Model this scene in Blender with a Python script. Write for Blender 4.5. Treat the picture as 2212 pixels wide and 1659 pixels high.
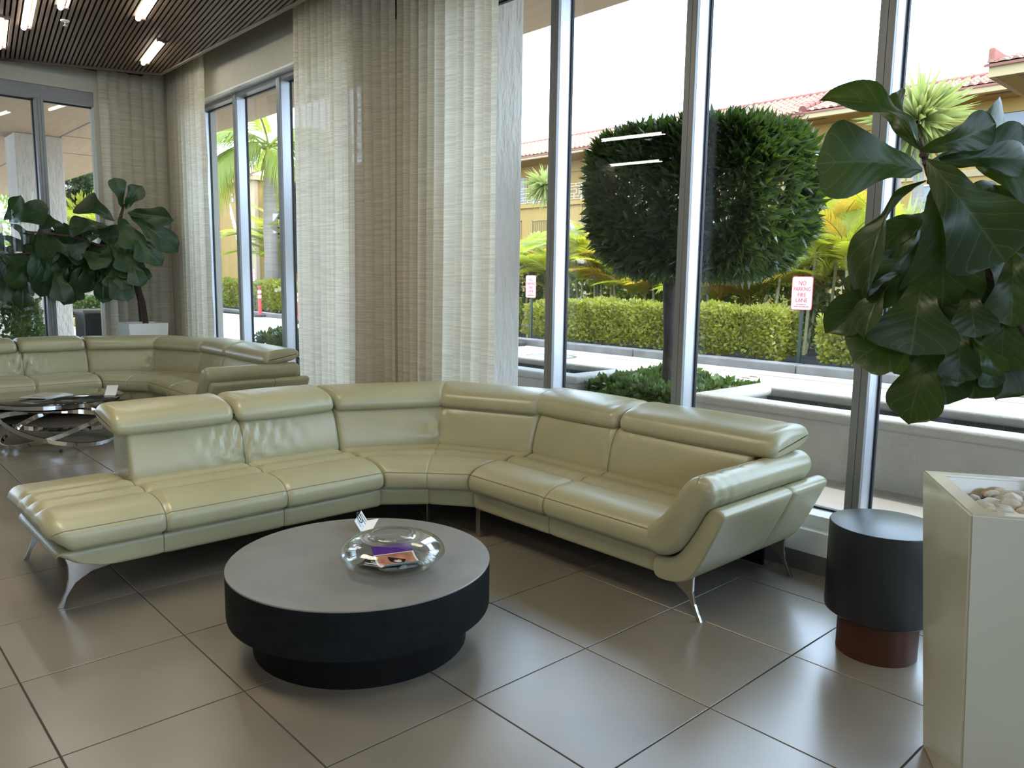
import bpy, bmesh, math, random
import numpy as np
from mathutils import Matrix, Vector

for o in list(bpy.data.objects):
    bpy.data.objects.remove(o)
SC = bpy.context.scene
COL = SC.collection
rnd = random.Random(7)
PI = math.pi

# ---------------------------------------------------------------- camera
CAM_P = np.array([2.6258, -2.3038, 1.5161])
FPX, IW, IH = 1678.1, 2212.0, 1659.0
CR = np.array([0.67647242, 0.73633208, 0.01414667])      # right
CD = np.array([0.10824422, -0.08040769, -0.99086719])    # down
CF = np.array([-0.7284698, 0.67182562, -0.13409728])     # forward
cam = bpy.data.cameras.new('camera')
cam.sensor_width = 36.0
cam.lens = FPX / IW * 36.0
cam.clip_start = 0.05
cam.clip_end = 400
co = bpy.data.objects.new('camera', cam)
COL.objects.link(co)
co.matrix_world = Matrix(((CR[0], -CD[0], -CF[0], CAM_P[0]), (CR[1], -CD[1], -CF[1], CAM_P[1]),
                          (CR[2], -CD[2], -CF[2], CAM_P[2]), (0, 0, 0, 1)))
SC.camera = co

# ---------------------------------------------------------------- sky, sun, added fill lamps, exposure
w = bpy.data.worlds.new('sky')
SC.world = w
w.use_nodes = True
bg = w.node_tree.nodes['Background']
bg.inputs[0].default_value = (0.60, 0.77, 1.0, 1)
bg.inputs[1].default_value = 6.4
sun = bpy.data.lights.new('sun', 'SUN')
sun.energy = 3.4
sun.angle = math.radians(0.6)
sun.color = (1.0, 0.93, 0.82)
so = bpy.data.objects.new('sun', sun)
COL.objects.link(so)
so.rotation_euler = Vector((0.42, 0.34, 0.84)).to_track_quat('Z', 'Y').to_euler()
def area(name, loc, target, sx, sy, power, color=(1, 1, 1)):
    l = bpy.data.lights.new(name, 'AREA')
    l.shape = 'RECTANGLE'; l.size = sx; l.size_y = sy; l.energy = power; l.color = color
    o = bpy.data.objects.new(name, l); COL.objects.link(o)
    o.location = loc
    o.rotation_euler = (Vector(target) - Vector(loc)).to_track_quat('-Z', 'Y').to_euler()
    return o
area('overhead_fill', (1.7, -4.6, 3.82), (1.7, -4.6, 0), 2.4, 0.9, 45, (1.0, 0.88, 0.66))  # overhead fill out of view, added to brighten sofas and room
area('overhead_fill', (-1.5, -1.8, 3.82), (-1.5, -1.8, 0), 1.8, 0.9, 62, (1.0, 0.88, 0.66))
area('overhead_fill', (1.5, -0.9, 3.82), (1.5, -0.9, 0), 0.9, 0.6, 18, (1.0, 0.88, 0.66))
SC.view_settings.view_transform = 'Standard'
SC.view_settings.look = 'None'
SC.view_settings.gamma = 1.0
SC.view_settings.use_curve_mapping = False
SC.view_settings.exposure = 0.35

# ---------------------------------------------------------------- helpers
def ray(u, v):
    return CF + CR * ((u - IW / 2) / FPX) + CD * ((v - IH / 2) / FPX)
def at_y(u, v, y):
    d = ray(u, v); return CAM_P + d * ((y - CAM_P[1]) / d[1])
def at_x(u, v, x):
    d = ray(u, v); return CAM_P + d * ((x - CAM_P[0]) / d[0])
def at_z(u, v, z):
    d = ray(u, v); return CAM_P + d * ((z - CAM_P[2]) / d[2])
def at_d(u, v, dep):
    return CAM_P + ray(u, v) * dep

def link(name, data, parent=None):
    o = bpy.data.objects.new(name, data)
    COL.objects.link(o)
    if parent is not None:
        o.parent = parent
    return o
ORG = {}
def origin_of(o):
    return ORG.get(o.name, np.zeros(3)) if o is not None else np.zeros(3)
def tag(o, label=None, cat=None, group=None, kind=None):
    if label: o['label'] = label
    if cat: o['category'] = cat
    if group: o['group'] = group
    if kind: o['kind'] = kind
    return o
def thing(name, label, cat, loc=(0, 0, 0), group=None):
    o = link(name, None)
    o.location = loc
    o.empty_display_size = 0.1
    ORG[o.name] = np.array(loc, float)
    return tag(o, label, cat, group)
def mesh(name, V, F, mat=None, smooth=False, uv=None):
    me = bpy.data.meshes.new(name)
    V = np.asarray(V, float)
    me.from_pydata([tuple(v) for v in V] if not isinstance(V, list) else V, [], F if isinstance(F, list) else [tuple(f) for f in F])
    if uv is not None:
        lay = me.uv_layers.new(name='UVMap')
        li = np.empty(len(me.loops), int); me.loops.foreach_get('vertex_index', li)
        lay.data.foreach_set('uv', np.asarray(uv, float)[li].ravel())
    if smooth:
        me.polygons.foreach_set('use_smooth', [True] * len(me.polygons))
    for m in (mat if isinstance(mat, (list, tuple)) else [mat]):
        if m: me.materials.append(m)
    me.update()
    return me
def obj(name, V, F, mat, parent=None, smooth=False, uv=None, loc=None):
    """one mesh object; V in world coordinates"""
    og = origin_of(parent) if parent is not None else (np.array(loc, float) if loc is not None else np.zeros(3))
    V = np.asarray(V, float) - og
    o = link(name, mesh(name, V, F, mat, smooth, uv), parent)
    if parent is None and loc is not None:
        o.location = loc
    ORG[o.name] = og
    return o
def place(name, me, parent, M):
    """an object sharing mesh data, M = world matrix"""
    o = link(name, me, parent)
    og = origin_of(parent)
    o.matrix_basis = Matrix.Translation(-Vector(og)) @ M if parent is not None else M
    ORG[o.name] = og if parent is not None else np.array(M.translation)
    return o
class MB:
    def __init__(s): s.V = []; s.F = []
    def add(s, V, F):
        b = len(s.V); s.V += [tuple(v) for v in V]; s.F += [tuple(i + b for i in f) for f in F]; return s
    def box(s, a, b):
        x0, y0, z0 = a; x1, y1, z1 = b
        return s.add([(x0, y0, z0), (x1, y0, z0), (x1, y1, z0), (x0, y1, z0), (x0, y0, z1), (x1, y0, z1), (x1, y1, z1), (x0, y1, z1)],
                     [(0, 3, 2, 1), (4, 5, 6, 7), (0, 1, 5, 4), (1, 2, 6, 5), (2, 3, 7, 6), (3, 0, 4, 7)])
    def prism(s, poly, a, b, axis='z'):
        """polygon (2d) extruded from a to b along axis"""
        n = len(poly)
        if axis == 'z': f = lambda p, t: (p[0], p[1], t)
        elif axis == 'y': f = lambda p, t: (p[0], t, p[1])
        else: f = lambda p, t: (t, p[0], p[1])
        V = [f(p, a) for p in poly] + [f(p, b) for p in poly]
        F = [tuple(range(n - 1, -1, -1)), tuple(range(n, 2 * n))] + [(i, (i + 1) % n, n + (i + 1) % n, n + i) for i in range(n)]
        return s.add(V, F)
    def lathe(s, prof, c, seg=48, closed=False):
        """prof = [(r,z)] from bottom to top about vertical axis at c"""
        V = []; F = []; n = len(prof)
        for r, z in prof:
            for k in range(seg):
                t = 2 * PI * k / seg
                V.append((c[0] + r * math.cos(t), c[1] + r * math.sin(t), c[2] + z))
        m = n if closed else n - 1
        for i in range(m):
            i2 = (i + 1) % n
            for k in range(seg):
                k2 = (k + 1) % seg
                F.append((i * seg + k, i * seg + k2, i2 * seg + k2, i2 * seg + k))
        if not closed:
            F.append(tuple(range(seg - 1, -1, -1))); F.append(tuple((n - 1) * seg + k for k in range(seg)))
        return s.add(V, F)
    def tube(s, P, R, seg=8):
        P = [Vector(p) for p in P]
        if not isinstance(R, (list, tuple)): R = [R] * len(P)
        V = []; F = []; up = Vector((0.31, 0.17, 0.93)).normalized(); prev = None
        for i, p in enumerate(P):
            d = (P[min(i + 1, len(P) - 1)] - P[max(i - 1, 0)]).normalized()
            if prev is None:
                a = d.cross(up if abs(d.dot(up)) < 0.95 else Vector((1, 0, 0))).normalized()
            else:
                a = (prev - d * prev.dot(d)).normalized()
            prev = a; b = d.cross(a)
            for k in range(seg):
                t = 2 * PI * k / seg
                V.append(tuple(p + (a * math.cos(t) + b * math.sin(t)) * R[i]))
        for i in range(len(P) - 1):
            for k in range(seg):
                k2 = (k + 1) % seg
                F.append((i * seg + k, i * seg + k2, (i + 1) * seg + k2, (i + 1) * seg + k))
        F.append(tuple(range(seg - 1, -1, -1))); F.append(tuple((len(P) - 1) * seg + k for k in range(seg)))
        return s.add(V, F)
    def build(s, name, mat, parent=None, smooth=False, loc=None, bevel=0, seg=2):
        o = obj(name, s.V, s.F, mat, parent, smooth, None, loc)
        if bevel:
            bm = bmesh.new(); bm.from_mesh(o.data)
            bmesh.ops.bevel(bm, geom=[e for e in bm.edges if e.calc_face_angle(0) > 0.5], offset=bevel, segments=seg, affect='EDGES', profile=0.5)
            bm.to_mesh(o.data); bm.free()
        if smooth:
            o.data.set_sharp_from_angle(angle=math.radians(38))
        return o
def text(name, body, mat, M, size, parent=None, depth=0.001, align='CENTER', sx=1.0):
    cu = bpy.data.curves.new(name, 'FONT')
    cu.body = body; cu.size = size; cu.align_x = align; cu.align_y = 'CENTER'; cu.extrude = depth; cu.resolution_u = 3
    t = bpy.data.objects.new(name + '_curve', cu)
    COL.objects.link(t)
    dg = bpy.context.evaluated_depsgraph_get()
    me = bpy.data.meshes.new_from_object(t.evaluated_get(dg))
    bpy.data.objects.remove(t)
    me.name = name
    me.materials.clear(); me.materials.append(mat)
    if sx != 1.0:
        me.transform(Matrix.Scale(sx, 4, (1, 0, 0)))
    return place(name, me, parent, M)

# ---------------------------------------------------------------- materials
def nodes(m): return m.node_tree.nodes, m.node_tree.links
def mat(name, col, rough=0.5, metal=0.0, spec=0.5, var=0.0, vscale=4.0, col2=None, bump=0.0, bscale=60.0, bdist=0.01, coat=0.0, crough=0.03, stretch=None,
        emit=None, estr=0.0, trans=0.0, ior=1.5, island=0.0, rvar=0.0, det=4.0):
    m = bpy.data.materials.new(name); m.use_nodes = True
    N, L = nodes(m); p = N['Principled BSDF']
    p.inputs['Base Color'].default_value = (*col, 1); p.inputs['Roughness'].default_value = rough
    p.inputs['Metallic'].default_value = metal; p.inputs['Specular IOR Level'].default_value = spec
    p.inputs['Coat Weight'].default_value = coat; p.inputs['Coat Roughness'].default_value = crough; p.inputs['IOR'].default_value = ior
    p.inputs['Transmission Weight'].default_value = trans
    if emit:
        p.inputs['Emission Color'].default_value = (*emit, 1); p.inputs['Emission Strength'].default_value = estr
    tc = N.new('ShaderNodeTexCoord'); mp = N.new('ShaderNodeMapping')
    geo = N.new('ShaderNodeNewGeometry')
    L.new(geo.outputs['Position'], mp.inputs['Vector'])
    if stretch: mp.inputs['Scale'].default_value = stretch
    out = None
    if var or col2:
        nz = N.new('ShaderNodeTexNoise'); nz.inputs['Scale'].default_value = vscale; nz.inputs['Detail'].default_value = det
        L.new(mp.outputs[0], nz.inputs['Vector'])
        rp = N.new('ShaderNodeMapRange'); rp.inputs[1].default_value = 0.25; rp.inputs[2].default_value = 0.75; rp.interpolation_type = 'SMOOTHSTEP'
        L.new(nz.outputs[0], rp.inputs[0])
        mx = N.new('ShaderNodeMix'); mx.data_type = 'RGBA'
        a = col2 if col2 else tuple(min(1, c * (1 + var)) for c in col)
        b = col if col2 else tuple(c * (1 - var) for c in col)
        mx.inputs[6].default_value = (*b, 1); mx.inputs[7].default_value = (*a, 1)
        L.new(rp.outputs[0], mx.inputs[0]); out = mx.outputs[2]
        if rvar:
            rr = N.new('ShaderNodeMapRange'); rr.inputs[3].default_value = rough - rvar; rr.inputs[4].default_value = rough + rvar
            L.new(nz.outputs[0], rr.inputs[0]); L.new(rr.outputs[0], p.inputs['Roughness'])
    if island:
        oi = N.new('ShaderNodeObjectInfo'); hs = N.new('ShaderNodeHueSaturation')
        r2 = N.new('ShaderNodeMapRange'); r2.inputs[3].default_value = 1 - island; r2.inputs[4].default_value = 1 + island
        L.new(oi.outputs['Random'], r2.inputs[0]); L.new(r2.outputs[0], hs.inputs['Value'])
        if out: L.new(out, hs.inputs['Color'])
        else: hs.inputs['Color'].default_value = (*col, 1)
        out = hs.outputs[0]
    if out: L.new(out, p.inputs['Base Color'])
    if bump:
        nb = N.new('ShaderNodeTexNoise'); nb.inputs['Scale'].default_value = bscale; nb.inputs['Detail'].default_value = 3
        L.new(mp.outputs[0], nb.inputs['Vector'])
        bp = N.new('ShaderNodeBump'); bp.inputs['Strength'].default_value = bump; bp.inputs['Distance'].default_value = bdist
        L.new(nb.outputs[0], bp.inputs['Height']); L.new(bp.outputs[0], p.inputs['Normal'])
    return m
def leafmat(name, col, col2, trans=0.4, rough=0.4, island=0.15, tcol=None, vscale=3.0, face=True):
    """leaf: principled + translucent"""
    m = mat(name, col, rough, var=0.0, col2=col2, vscale=vscale, island=island)
    N, L = nodes(m); p = N['Principled BSDF']; o = N['Material Output']
    t = N.new('ShaderNodeBsdfTranslucent'); mx = N.new('ShaderNodeMixShader'); mx.inputs[0].default_value = trans
    src = p.inputs['Base Color'].links[0].from_socket
    if tcol:
        g = N.new('ShaderNodeMix'); g.data_type = 'RGBA'; g.inputs[0].default_value = 0.7
        L.new(src, g.inputs[6]); g.inputs[7].default_value = (*tcol, 1); L.new(g.outputs[2], t.inputs[0])
    else:
        L.new(src, t.inputs[0])
    L.new(p.outputs[0], mx.inputs[1]); L.new(t.outputs[0], mx.inputs[2]); L.new(mx.outputs[0], o.inputs[0])
    return m
M = {}
M['leather'] = mat('sage_leather', (0.345, 0.325, 0.195), 0.31, var=0.07, vscale=2.2, bump=0.10, bscale=170, spec=0.55, coat=0.06, crough=0.3, rvar=0.05)
M['leather_seam'] = mat('leather_seam_dark', (0.14, 0.13, 0.08), 0.6)  # darker leather tone on seam and groove faces
M['chrome'] = mat('polished_chrome', (0.78, 0.78, 0.77), 0.06, metal=1.0)
M['steel'] = mat('satin_steel_leg', (0.5, 0.49, 0.46), 0.2, metal=1.0, var=0.1, vscale=8)
M['tile'] = mat('grey_porcelain_tile', (0.20, 0.175, 0.14), 0.29, spec=1.0, coat=0.5, crough=0.27, var=0.16, vscale=1.6, island=0.05, rvar=0.0, det=6.0, bump=0.02, bscale=90)
M['grout'] = mat('dark_grout', (0.05, 0.048, 0.045), 0.8)
M['slat'] = mat('walnut_slat', (0.115, 0.072, 0.045), 0.5, col2=(0.185, 0.125, 0.085), vscale=3.0, stretch=(1.0, 9.0, 9.0), island=0.18)
M['plenum'] = mat('black_plenum', (0.004, 0.003, 0.003), 0.9)
M['trim_dark'] = mat('dark_brown_trim', (0.05, 0.025, 0.016), 0.5)
M['trim_grey'] = mat('taupe_trim', (0.21, 0.17, 0.14), 0.5)
M['wall'] = mat('grey_green_wall_paint', (0.47, 0.445, 0.36), 0.75, var=0.04, vscale=20)
M['white_paint'] = mat('white_gloss_paint', (0.68, 0.68, 0.65), 0.4)
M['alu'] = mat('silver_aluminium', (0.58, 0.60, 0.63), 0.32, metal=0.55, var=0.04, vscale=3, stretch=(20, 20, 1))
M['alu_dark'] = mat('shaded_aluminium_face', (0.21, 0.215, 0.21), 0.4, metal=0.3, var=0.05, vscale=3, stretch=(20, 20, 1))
M['gasket'] = mat('black_rubber_gasket', (0.008, 0.008, 0.012), 0.5)
M['skirting'] = mat('grey_tile_skirting', (0.10, 0.095, 0.09), 0.35)
M['table_top'] = mat('charcoal_concrete_lit', (0.17, 0.165, 0.155), 0.38, spec=0.8, var=0.12, vscale=5, rvar=0.03, bump=0.03, bscale=120)  # lighter than the drum: window sheen on the top put into the colour
M['table_side'] = mat('charcoal_concrete_shaded', (0.006, 0.008, 0.009), 0.65, spec=0.15, var=0.3, vscale=18, bump=0.15, bscale=90)  # near-black copy for the drum, side shade put into the colour
M['plinth'] = mat('black_plinth', (0.003, 0.003, 0.003), 0.6, spec=0.15)
M['navy'] = mat('satin_black_lacquer', (0.006, 0.008, 0.012), 0.33, spec=0.6)
M['bronze'] = mat('brown_bronze_band', (0.075, 0.024, 0.012), 0.4, metal=0.35)
M['planter'] = mat('ivory_gloss_fibreglass', (0.50, 0.48, 0.37), 0.16, var=0.03, vscale=3, coat=0.5)
M['planter_far'] = mat('white_gloss_fibreglass', (0.72, 0.73, 0.68), 0.2)
M['soil'] = mat('black_soil_cloth', (0.01, 0.01, 0.01), 0.9)
M['pebble'] = mat('pale_river_pebble', (0.40, 0.37, 0.30), 0.6, col2=(0.54, 0.52, 0.46), vscale=14, island=0.25)
M['pebble_tan'] = mat('tan_river_pebble', (0.42, 0.30, 0.19), 0.6, var=0.2, vscale=14)
M['stem'] = mat('brown_fig_stem', (0.055, 0.030, 0.020), 0.7, var=0.4, vscale=30, bump=0.3, bscale=60)
M['paper'] = mat('white_card', (0.80, 0.80, 0.78), 0.6)
M['ink'] = mat('black_ink', (0.02, 0.02, 0.02), 0.7)
M['ink_grey'] = mat('grey_ink', (0.2, 0.2, 0.2), 0.7)
M['tube'] = mat('lit_light_tube', (1, 1, 1), 0.5, emit=(1.0, 0.95, 0.84), estr=16.0)
M['stucco'] = mat('white_stucco', (0.50, 0.475, 0.43), 0.85, var=0.05, vscale=6, bump=0.5, bscale=45)
M['stucco_smooth'] = mat('painted_stucco_column', (0.68, 0.62, 0.54), 0.85, var=0.05, vscale=4, bump=1.0, bscale=15, bdist=0.05, stretch=(1, 1, 0.35))
M['soffit'] = mat('beige_soffit', (0.50, 0.36, 0.245), 0.8, var=0.05, vscale=2, stretch=(1, 6, 1))
M['ground'] = mat('pale_concrete', (0.62, 0.56, 0.46), 0.85, var=0.07, vscale=1.5)
M['patio'] = mat('grey_patio_concrete', (0.42, 0.385, 0.34), 0.8, var=0.05, vscale=2)
M['curb'] = mat('grey_concrete_curb', (0.22, 0.205, 0.19), 0.85, var=0.2, vscale=3, bump=0.2, bscale=30)
M['yellow_curb'] = mat('yellow_painted_curb', (0.62, 0.43, 0.13), 0.7, var=0.1, vscale=5)
M['paver'] = mat('salmon_paver', (0.55, 0.40, 0.32), 0.85, island=0.14, var=0.1, vscale=8)
M['pool_tile'] = mat('black_pool_tile', (0.022, 0.022, 0.028), 0.2, island=0.3)
M['pool_grout'] = mat('grey_pool_grout', (0.16, 0.16, 0.16), 0.7)
M['cream'] = mat('cream_stucco', (0.45, 0.27, 0.068), 0.85, var=0.04, vscale=1.5)
M['cream_pale'] = mat('pale_cream_trim', (0.50, 0.36, 0.18), 0.8)
M['roof'] = mat('terracotta_roof_tile', (0.36, 0.175, 0.11), 0.8, island=0.2, col2=(0.50, 0.31, 0.20), vscale=2.0)
M['roof_red'] = mat('red_ridge_tile', (0.32, 0.11, 0.075), 0.8, island=0.2)
M['white_metal'] = mat('white_painted_metal', (0.78, 0.76, 0.72), 0.5)
M['window_dark'] = mat('grey_window_glass', (0.20, 0.21, 0.22), 0.15)
M['shutter'] = mat('cream_shutter', (0.38, 0.27, 0.11), 0.6)
M['number'] = mat('orange_number', (0.62, 0.22, 0.08), 0.6)
M['sign_white'] = mat('white_sign_plate', (0.80, 0.70, 0.68), 0.5)
M['sign_red'] = mat('red_sign_print', (0.55, 0.06, 0.08), 0.5)
M['post_dark'] = mat('dark_green_post', (0.03, 0.04, 0.035), 0.5)
M['deline_red'] = mat('red_plastic_post', (0.72, 0.05, 0.06), 0.45)
M['white_band'] = mat('white_reflective_band', (0.85, 0.83, 0.80), 0.5)
M['rubber'] = mat('black_rubber', (0.02, 0.02, 0.022), 0.6)
M['bark'] = mat('dark_bark', (0.055, 0.045, 0.040), 0.85, var=0.4, vscale=12, bump=0.6, bscale=30)
M['palm_bark'] = mat('ringed_palm_bark', (0.42, 0.36, 0.31), 0.85, col2=(0.31, 0.26, 0.22), vscale=2.0, stretch=(0.5, 0.5, 9.0), bump=0.3, bscale=8)
M['crownshaft'] = mat('green_crownshaft', (0.36, 0.36, 0.06), 0.5, var=0.15, vscale=3)
M['cane'] = mat('pale_palm_cane', (0.42, 0.40, 0.22), 0.7, col2=(0.30, 0.27, 0.13), vscale=3, stretch=(1, 1, 10))
M['black_metal'] = mat('black_metal', (0.012, 0.012, 0.012), 0.4)
M['bin_top'] = mat('taupe_bin_lid', (0.30, 0.26, 0.21), 0.6)
M['car_paint'] = mat('dark_grey_car_paint', (0.10, 0.10, 0.105), 0.2, metal=0.4, coat=0.8)
M['car_light'] = mat('red_tail_lamp', (0.70, 0.03, 0.04), 0.2)
M['car_glass'] = mat('pale_rear_glass', (0.50, 0.54, 0.58), 0.08, coat=0.6)
M['banner_orange'] = mat('orange_board', (0.85, 0.42, 0.04), 0.7, col2=(0.90, 0.62, 0.06), vscale=3)
M['twig'] = mat('brown_twig', (0.20, 0.15, 0.09), 0.8)
M['fig'] = None
M['topiary'] = leafmat('topiary_leaf', (0.022, 0.042, 0.018), (0.045, 0.085, 0.020), 0.22, 0.35, tcol=(0.20, 0.33, 0.03))
M['hedge'] = leafmat('hedge_leaf', (0.26, 0.27, 0.045), (0.40, 0.40, 0.06), 0.35, 0.5, tcol=(0.62, 0.62, 0.05))
M['boxhedge'] = leafmat('box_hedge_leaf', (0.07, 0.12, 0.035), (0.13, 0.21, 0.05), 0.2, 0.3, tcol=(0.25, 0.38, 0.05))
M['areca'] = leafmat('areca_frond', (0.26, 0.34, 0.03), (0.56, 0.54, 0.05), 0.5, 0.45, tcol=(0.66, 0.66, 0.04), vscale=0.9, island=0.3)
M['areca_gold'] = leafmat('golden_areca_frond', (0.52, 0.38, 0.04), (0.60, 0.30, 0.05), 0.5, 0.45, tcol=(0.85, 0.58, 0.05), vscale=1.2, island=0.25)
M['areca_dead'] = leafmat('dry_areca_frond', (0.42, 0.24, 0.10), (0.50, 0.30, 0.14), 0.3, 0.6, island=0.2)
M['royal'] = leafmat('royal_palm_frond', (0.26, 0.34, 0.04), (0.42, 0.46, 0.06), 0.45, 0.4, tcol=(0.60, 0.66, 0.06), vscale=0.8)
M['yucca'] = leafmat('yucca_blade', (0.34, 0.38, 0.12), (0.52, 0.54, 0.20), 0.35, 0.5, tcol=(0.6, 0.64, 0.15))
M['darkpalm'] = leafmat('dark_palm_frond', (0.06, 0.09, 0.04), (0.12, 0.16, 0.06), 0.3, 0.4)
M['fargreen'] = leafmat('far_tree_leaf', (0.10, 0.17, 0.04), (0.28, 0.36, 0.06), 0.35, 0.5, tcol=(0.5, 0.6, 0.08))
M['darkleaf'] = leafmat('dark_green_shrub_leaf', (0.08, 0.12, 0.03), (0.16, 0.20, 0.05), 0.3, 0.4)

# fig leaf with pale veins on UV
def figmat(name, c1, c2, tcol, trans):
    m = leafmat(name, c1, c2, trans, 0.38, island=0.22, tcol=tcol, vscale=7.0)
    N, L = nodes(m); p = N['Principled BSDF']
    p.inputs['Specular IOR Level'].default_value = 0.45
    src = p.inputs['Base Color'].links[0].from_socket
    uv = N.new('ShaderNodeUVMap'); sp = N.new('ShaderNodeSeparateXYZ'); L.new(uv.outputs[0], sp.inputs[0])
    def mth(op, a, b=None):
        n = N.new('ShaderNodeMath'); n.operation = op
        for i, x in enumerate((a, b)):
            if x is None: continue
            if isinstance(x, (int, float)): n.inputs[i].default_value = x
            else: L.new(x, n.inputs[i])
        return n.outputs[0]
    ax = mth('ABSOLUTE', mth('SUBTRACT', sp.outputs[0], 0.5))          # 0 .. 0.5
    mid = mth('LESS_THAN', ax, 0.014)
    fr = mth('FRACT', mth('MULTIPLY', mth('SUBTRACT', sp.outputs[1], mth('MULTIPLY', ax, 0.55)), 6.5))
    lat = mth('LESS_THAN', mth('ABSOLUTE', mth('SUBTRACT', fr, 0.5)), 0.035)
    v = mth('MULTIPLY', mth('MAXIMUM', mid, lat), 0.28)
    mx = N.new('ShaderNodeMix'); mx.data_type = 'RGBA'; mx.inputs[7].default_value = (0.12, 0.17, 0.05, 1)
    L.new(v, mx.inputs[0]); L.new(src, mx.inputs[6]); L.new(mx.outputs[2], p.inputs['Base Color'])
    bp = N.new('ShaderNodeBump'); bp.inputs['Strength'].default_value = 0.12; bp.inputs['Distance'].default_value = 0.006
    hh = mth('MULTIPLY', mth('ABSOLUTE', mth('SUBTRACT', fr, 0.5)), 2.0)
    L.new(hh, bp.inputs['Height']); L.new(bp.outputs[0], p.inputs['Normal'])
    return m
M['fig'] = figmat('fig_leaf', (0.008, 0.027, 0.004), (0.022, 0.044, 0.005), (0.09, 0.13, 0.008), 0.22)
M['fig_far'] = figmat('far_fig_leaf', (0.014, 0.040, 0.012), (0.028, 0.065, 0.018), (0.05, 0.08, 0.008), 0.12)

def curtainmat(name, col, transl, transp):
    m = bpy.data.materials.new(name); m.use_nodes = True
    N, L = nodes(m); p = N['Principled BSDF']; o = N['Material Output']
    geo = N.new('ShaderNodeNewGeometry'); mp = N.new('ShaderNodeMapping'); mp.inputs['Scale'].default_value = (3.5, 3.5, 120.0)
    L.new(geo.outputs['Position'], mp.inputs['Vector'])
    nz = N.new('ShaderNodeTexNoise'); nz.inputs['Scale'].default_value = 1.0; nz.inputs['Detail'].default_value = 3
    L.new(mp.outputs[0], nz.inputs['Vector'])
    rp = N.new('ShaderNodeMapRange'); rp.inputs[1].default_value = 0.35; rp.inputs[2].default_value = 0.65
    L.new(nz.outputs[0], rp.inputs[0])
    mx = N.new('ShaderNodeMix'); mx.data_type = 'RGBA'
    mx.inputs[6].default_value = (*[c * 0.86 for c in col], 1); mx.inputs[7].default_value = (*[min(1, c * 1.08) for c in col], 1)
    L.new(rp.outputs[0], mx.inputs[0]); L.new(mx.outputs[2], p.inputs['Base Color'])
    p.inputs['Roughness'].default_value = 0.9; p.inputs['Specular IOR Level'].default_value = 0.1
    t = N.new('ShaderNodeBsdfTranslucent'); L.new(mx.outputs[2], t.inputs[0])
    m1 = N.new('ShaderNodeMixShader'); m1.inputs[0].default_value = transl
    L.new(p.outputs[0], m1.inputs[1]); L.new(t.outputs[0], m1.inputs[2])
    tr = N.new('ShaderNodeBsdfTransparent'); m2 = N.new('ShaderNodeMixShader')
    r3 = N.new('ShaderNodeMapRange'); r3.inputs[1].default_value = 0.3; r3.inputs[2].default_value = 0.7
    r3.inputs[3].default_value = transp * 1.8; r3.inputs[4].default_value = 0.0
    L.new(nz.outputs[0], r3.inputs[0]); L.new(r3.outputs[0], m2.inputs[0])
    L.new(m1.outputs[0], m2.inputs[1]); L.new(tr.outputs[0], m2.inputs[2]); L.new(m2.outputs[0], o.inputs[0])
    return m
M['curtain'] = curtainmat('slubbed_linen_curtain', (0.80, 0.75, 0.62), 0.66, 0.03)

def glassmat():
    m = bpy.data.materials.new('window_glass'); m.use_nodes = True
    N, L = nodes(m); o = N['Material Output']
    t = N.new('ShaderNodeBsdfTransparent'); t.inputs[0].default_value = (0.96, 0.975, 0.97, 1)
    g = N.new('ShaderNodeBsdfGlossy'); g.inputs['Roughness'].default_value = 0.0
    lw = N.new('ShaderNodeLayerWeight'); lw.inputs[0].default_value = 0.5
    pw = N.new('ShaderNodeMath'); pw.operation = 'POWER'; pw.inputs[1].default_value = 5.0; L.new(lw.outputs['Facing'], pw.inputs[0])
    ma = N.new('ShaderNodeMath'); ma.operation = 'MULTIPLY_ADD'; ma.inputs[1].default_value = 0.95; ma.inputs[2].default_value = 0.035; L.new(pw.outputs[0], ma.inputs[0])
    x = N.new('ShaderNodeMixShader'); L.new(ma.outputs[0], x.inputs[0]); L.new(t.outputs[0], x.inputs[1]); L.new(g.outputs[0], x.inputs[2])
    L.new(x.outputs[0], o.inputs[0]); return m
M['glass'] = glassmat()
M['vase'] = glassmat()
M['vase'].name = 'clear_blown_glass'
for n_ in M['vase'].node_tree.nodes:
    if n_.type == 'MATH' and n_.operation == 'POWER': n_.inputs[1].default_value = 2.6
    if n_.type == 'BSDF_TRANSPARENT': n_.inputs[0].default_value = (0.95, 0.965, 0.96, 1)
M['smoke_glass'] = mat('smoked_glass_top', (0.025, 0.026, 0.028), 0.04, spec=0.7, coat=0.5)
def watermat():
    m = mat('fountain_water', (0.02, 0.025, 0.03), 0.04, bump=0.9, bscale=9, spec=0.8, coat=0.4)
    return m
M['water'] = watermat()
M['splash'] = mat('white_splash_water', (0.85, 0.90, 0.92), 0.15, trans=0.35, ior=1.33)

# the sunlit materials outdoors sit a little lower under the indoor exposure
for k_ in ('stucco', 'stucco_smooth', 'soffit', 'ground', 'patio', 'curb', 'yellow_curb', 'paver', 'cream', 'cream_pale', 'roof', 'roof_red', 'shutter', 'sign_white', 'white_metal', 'hedge', 'boxhedge',
           'topiary', 'areca', 'areca_gold', 'areca_dead', 'royal', 'yucca', 'darkpalm', 'fargreen', 'darkleaf', 'palm_bark', 'crownshaft', 'cane', 'bark', 'banner_orange'):
    for n_ in M[k_].node_tree.nodes:
        for i_ in n_.inputs:
            if i_.type == 'RGBA' and not i_.is_linked and n_.type in ('MIX', 'BSDF_PRINCIPLED', 'HUE_SAT') and i_.name in ('A', 'B', 'Base Color', 'Color'):
                c_ = i_.default_value; i_.default_value = (c_[0] * 0.78, c_[1] * 0.78, c_[2] * 0.78, c_[3])

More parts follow.
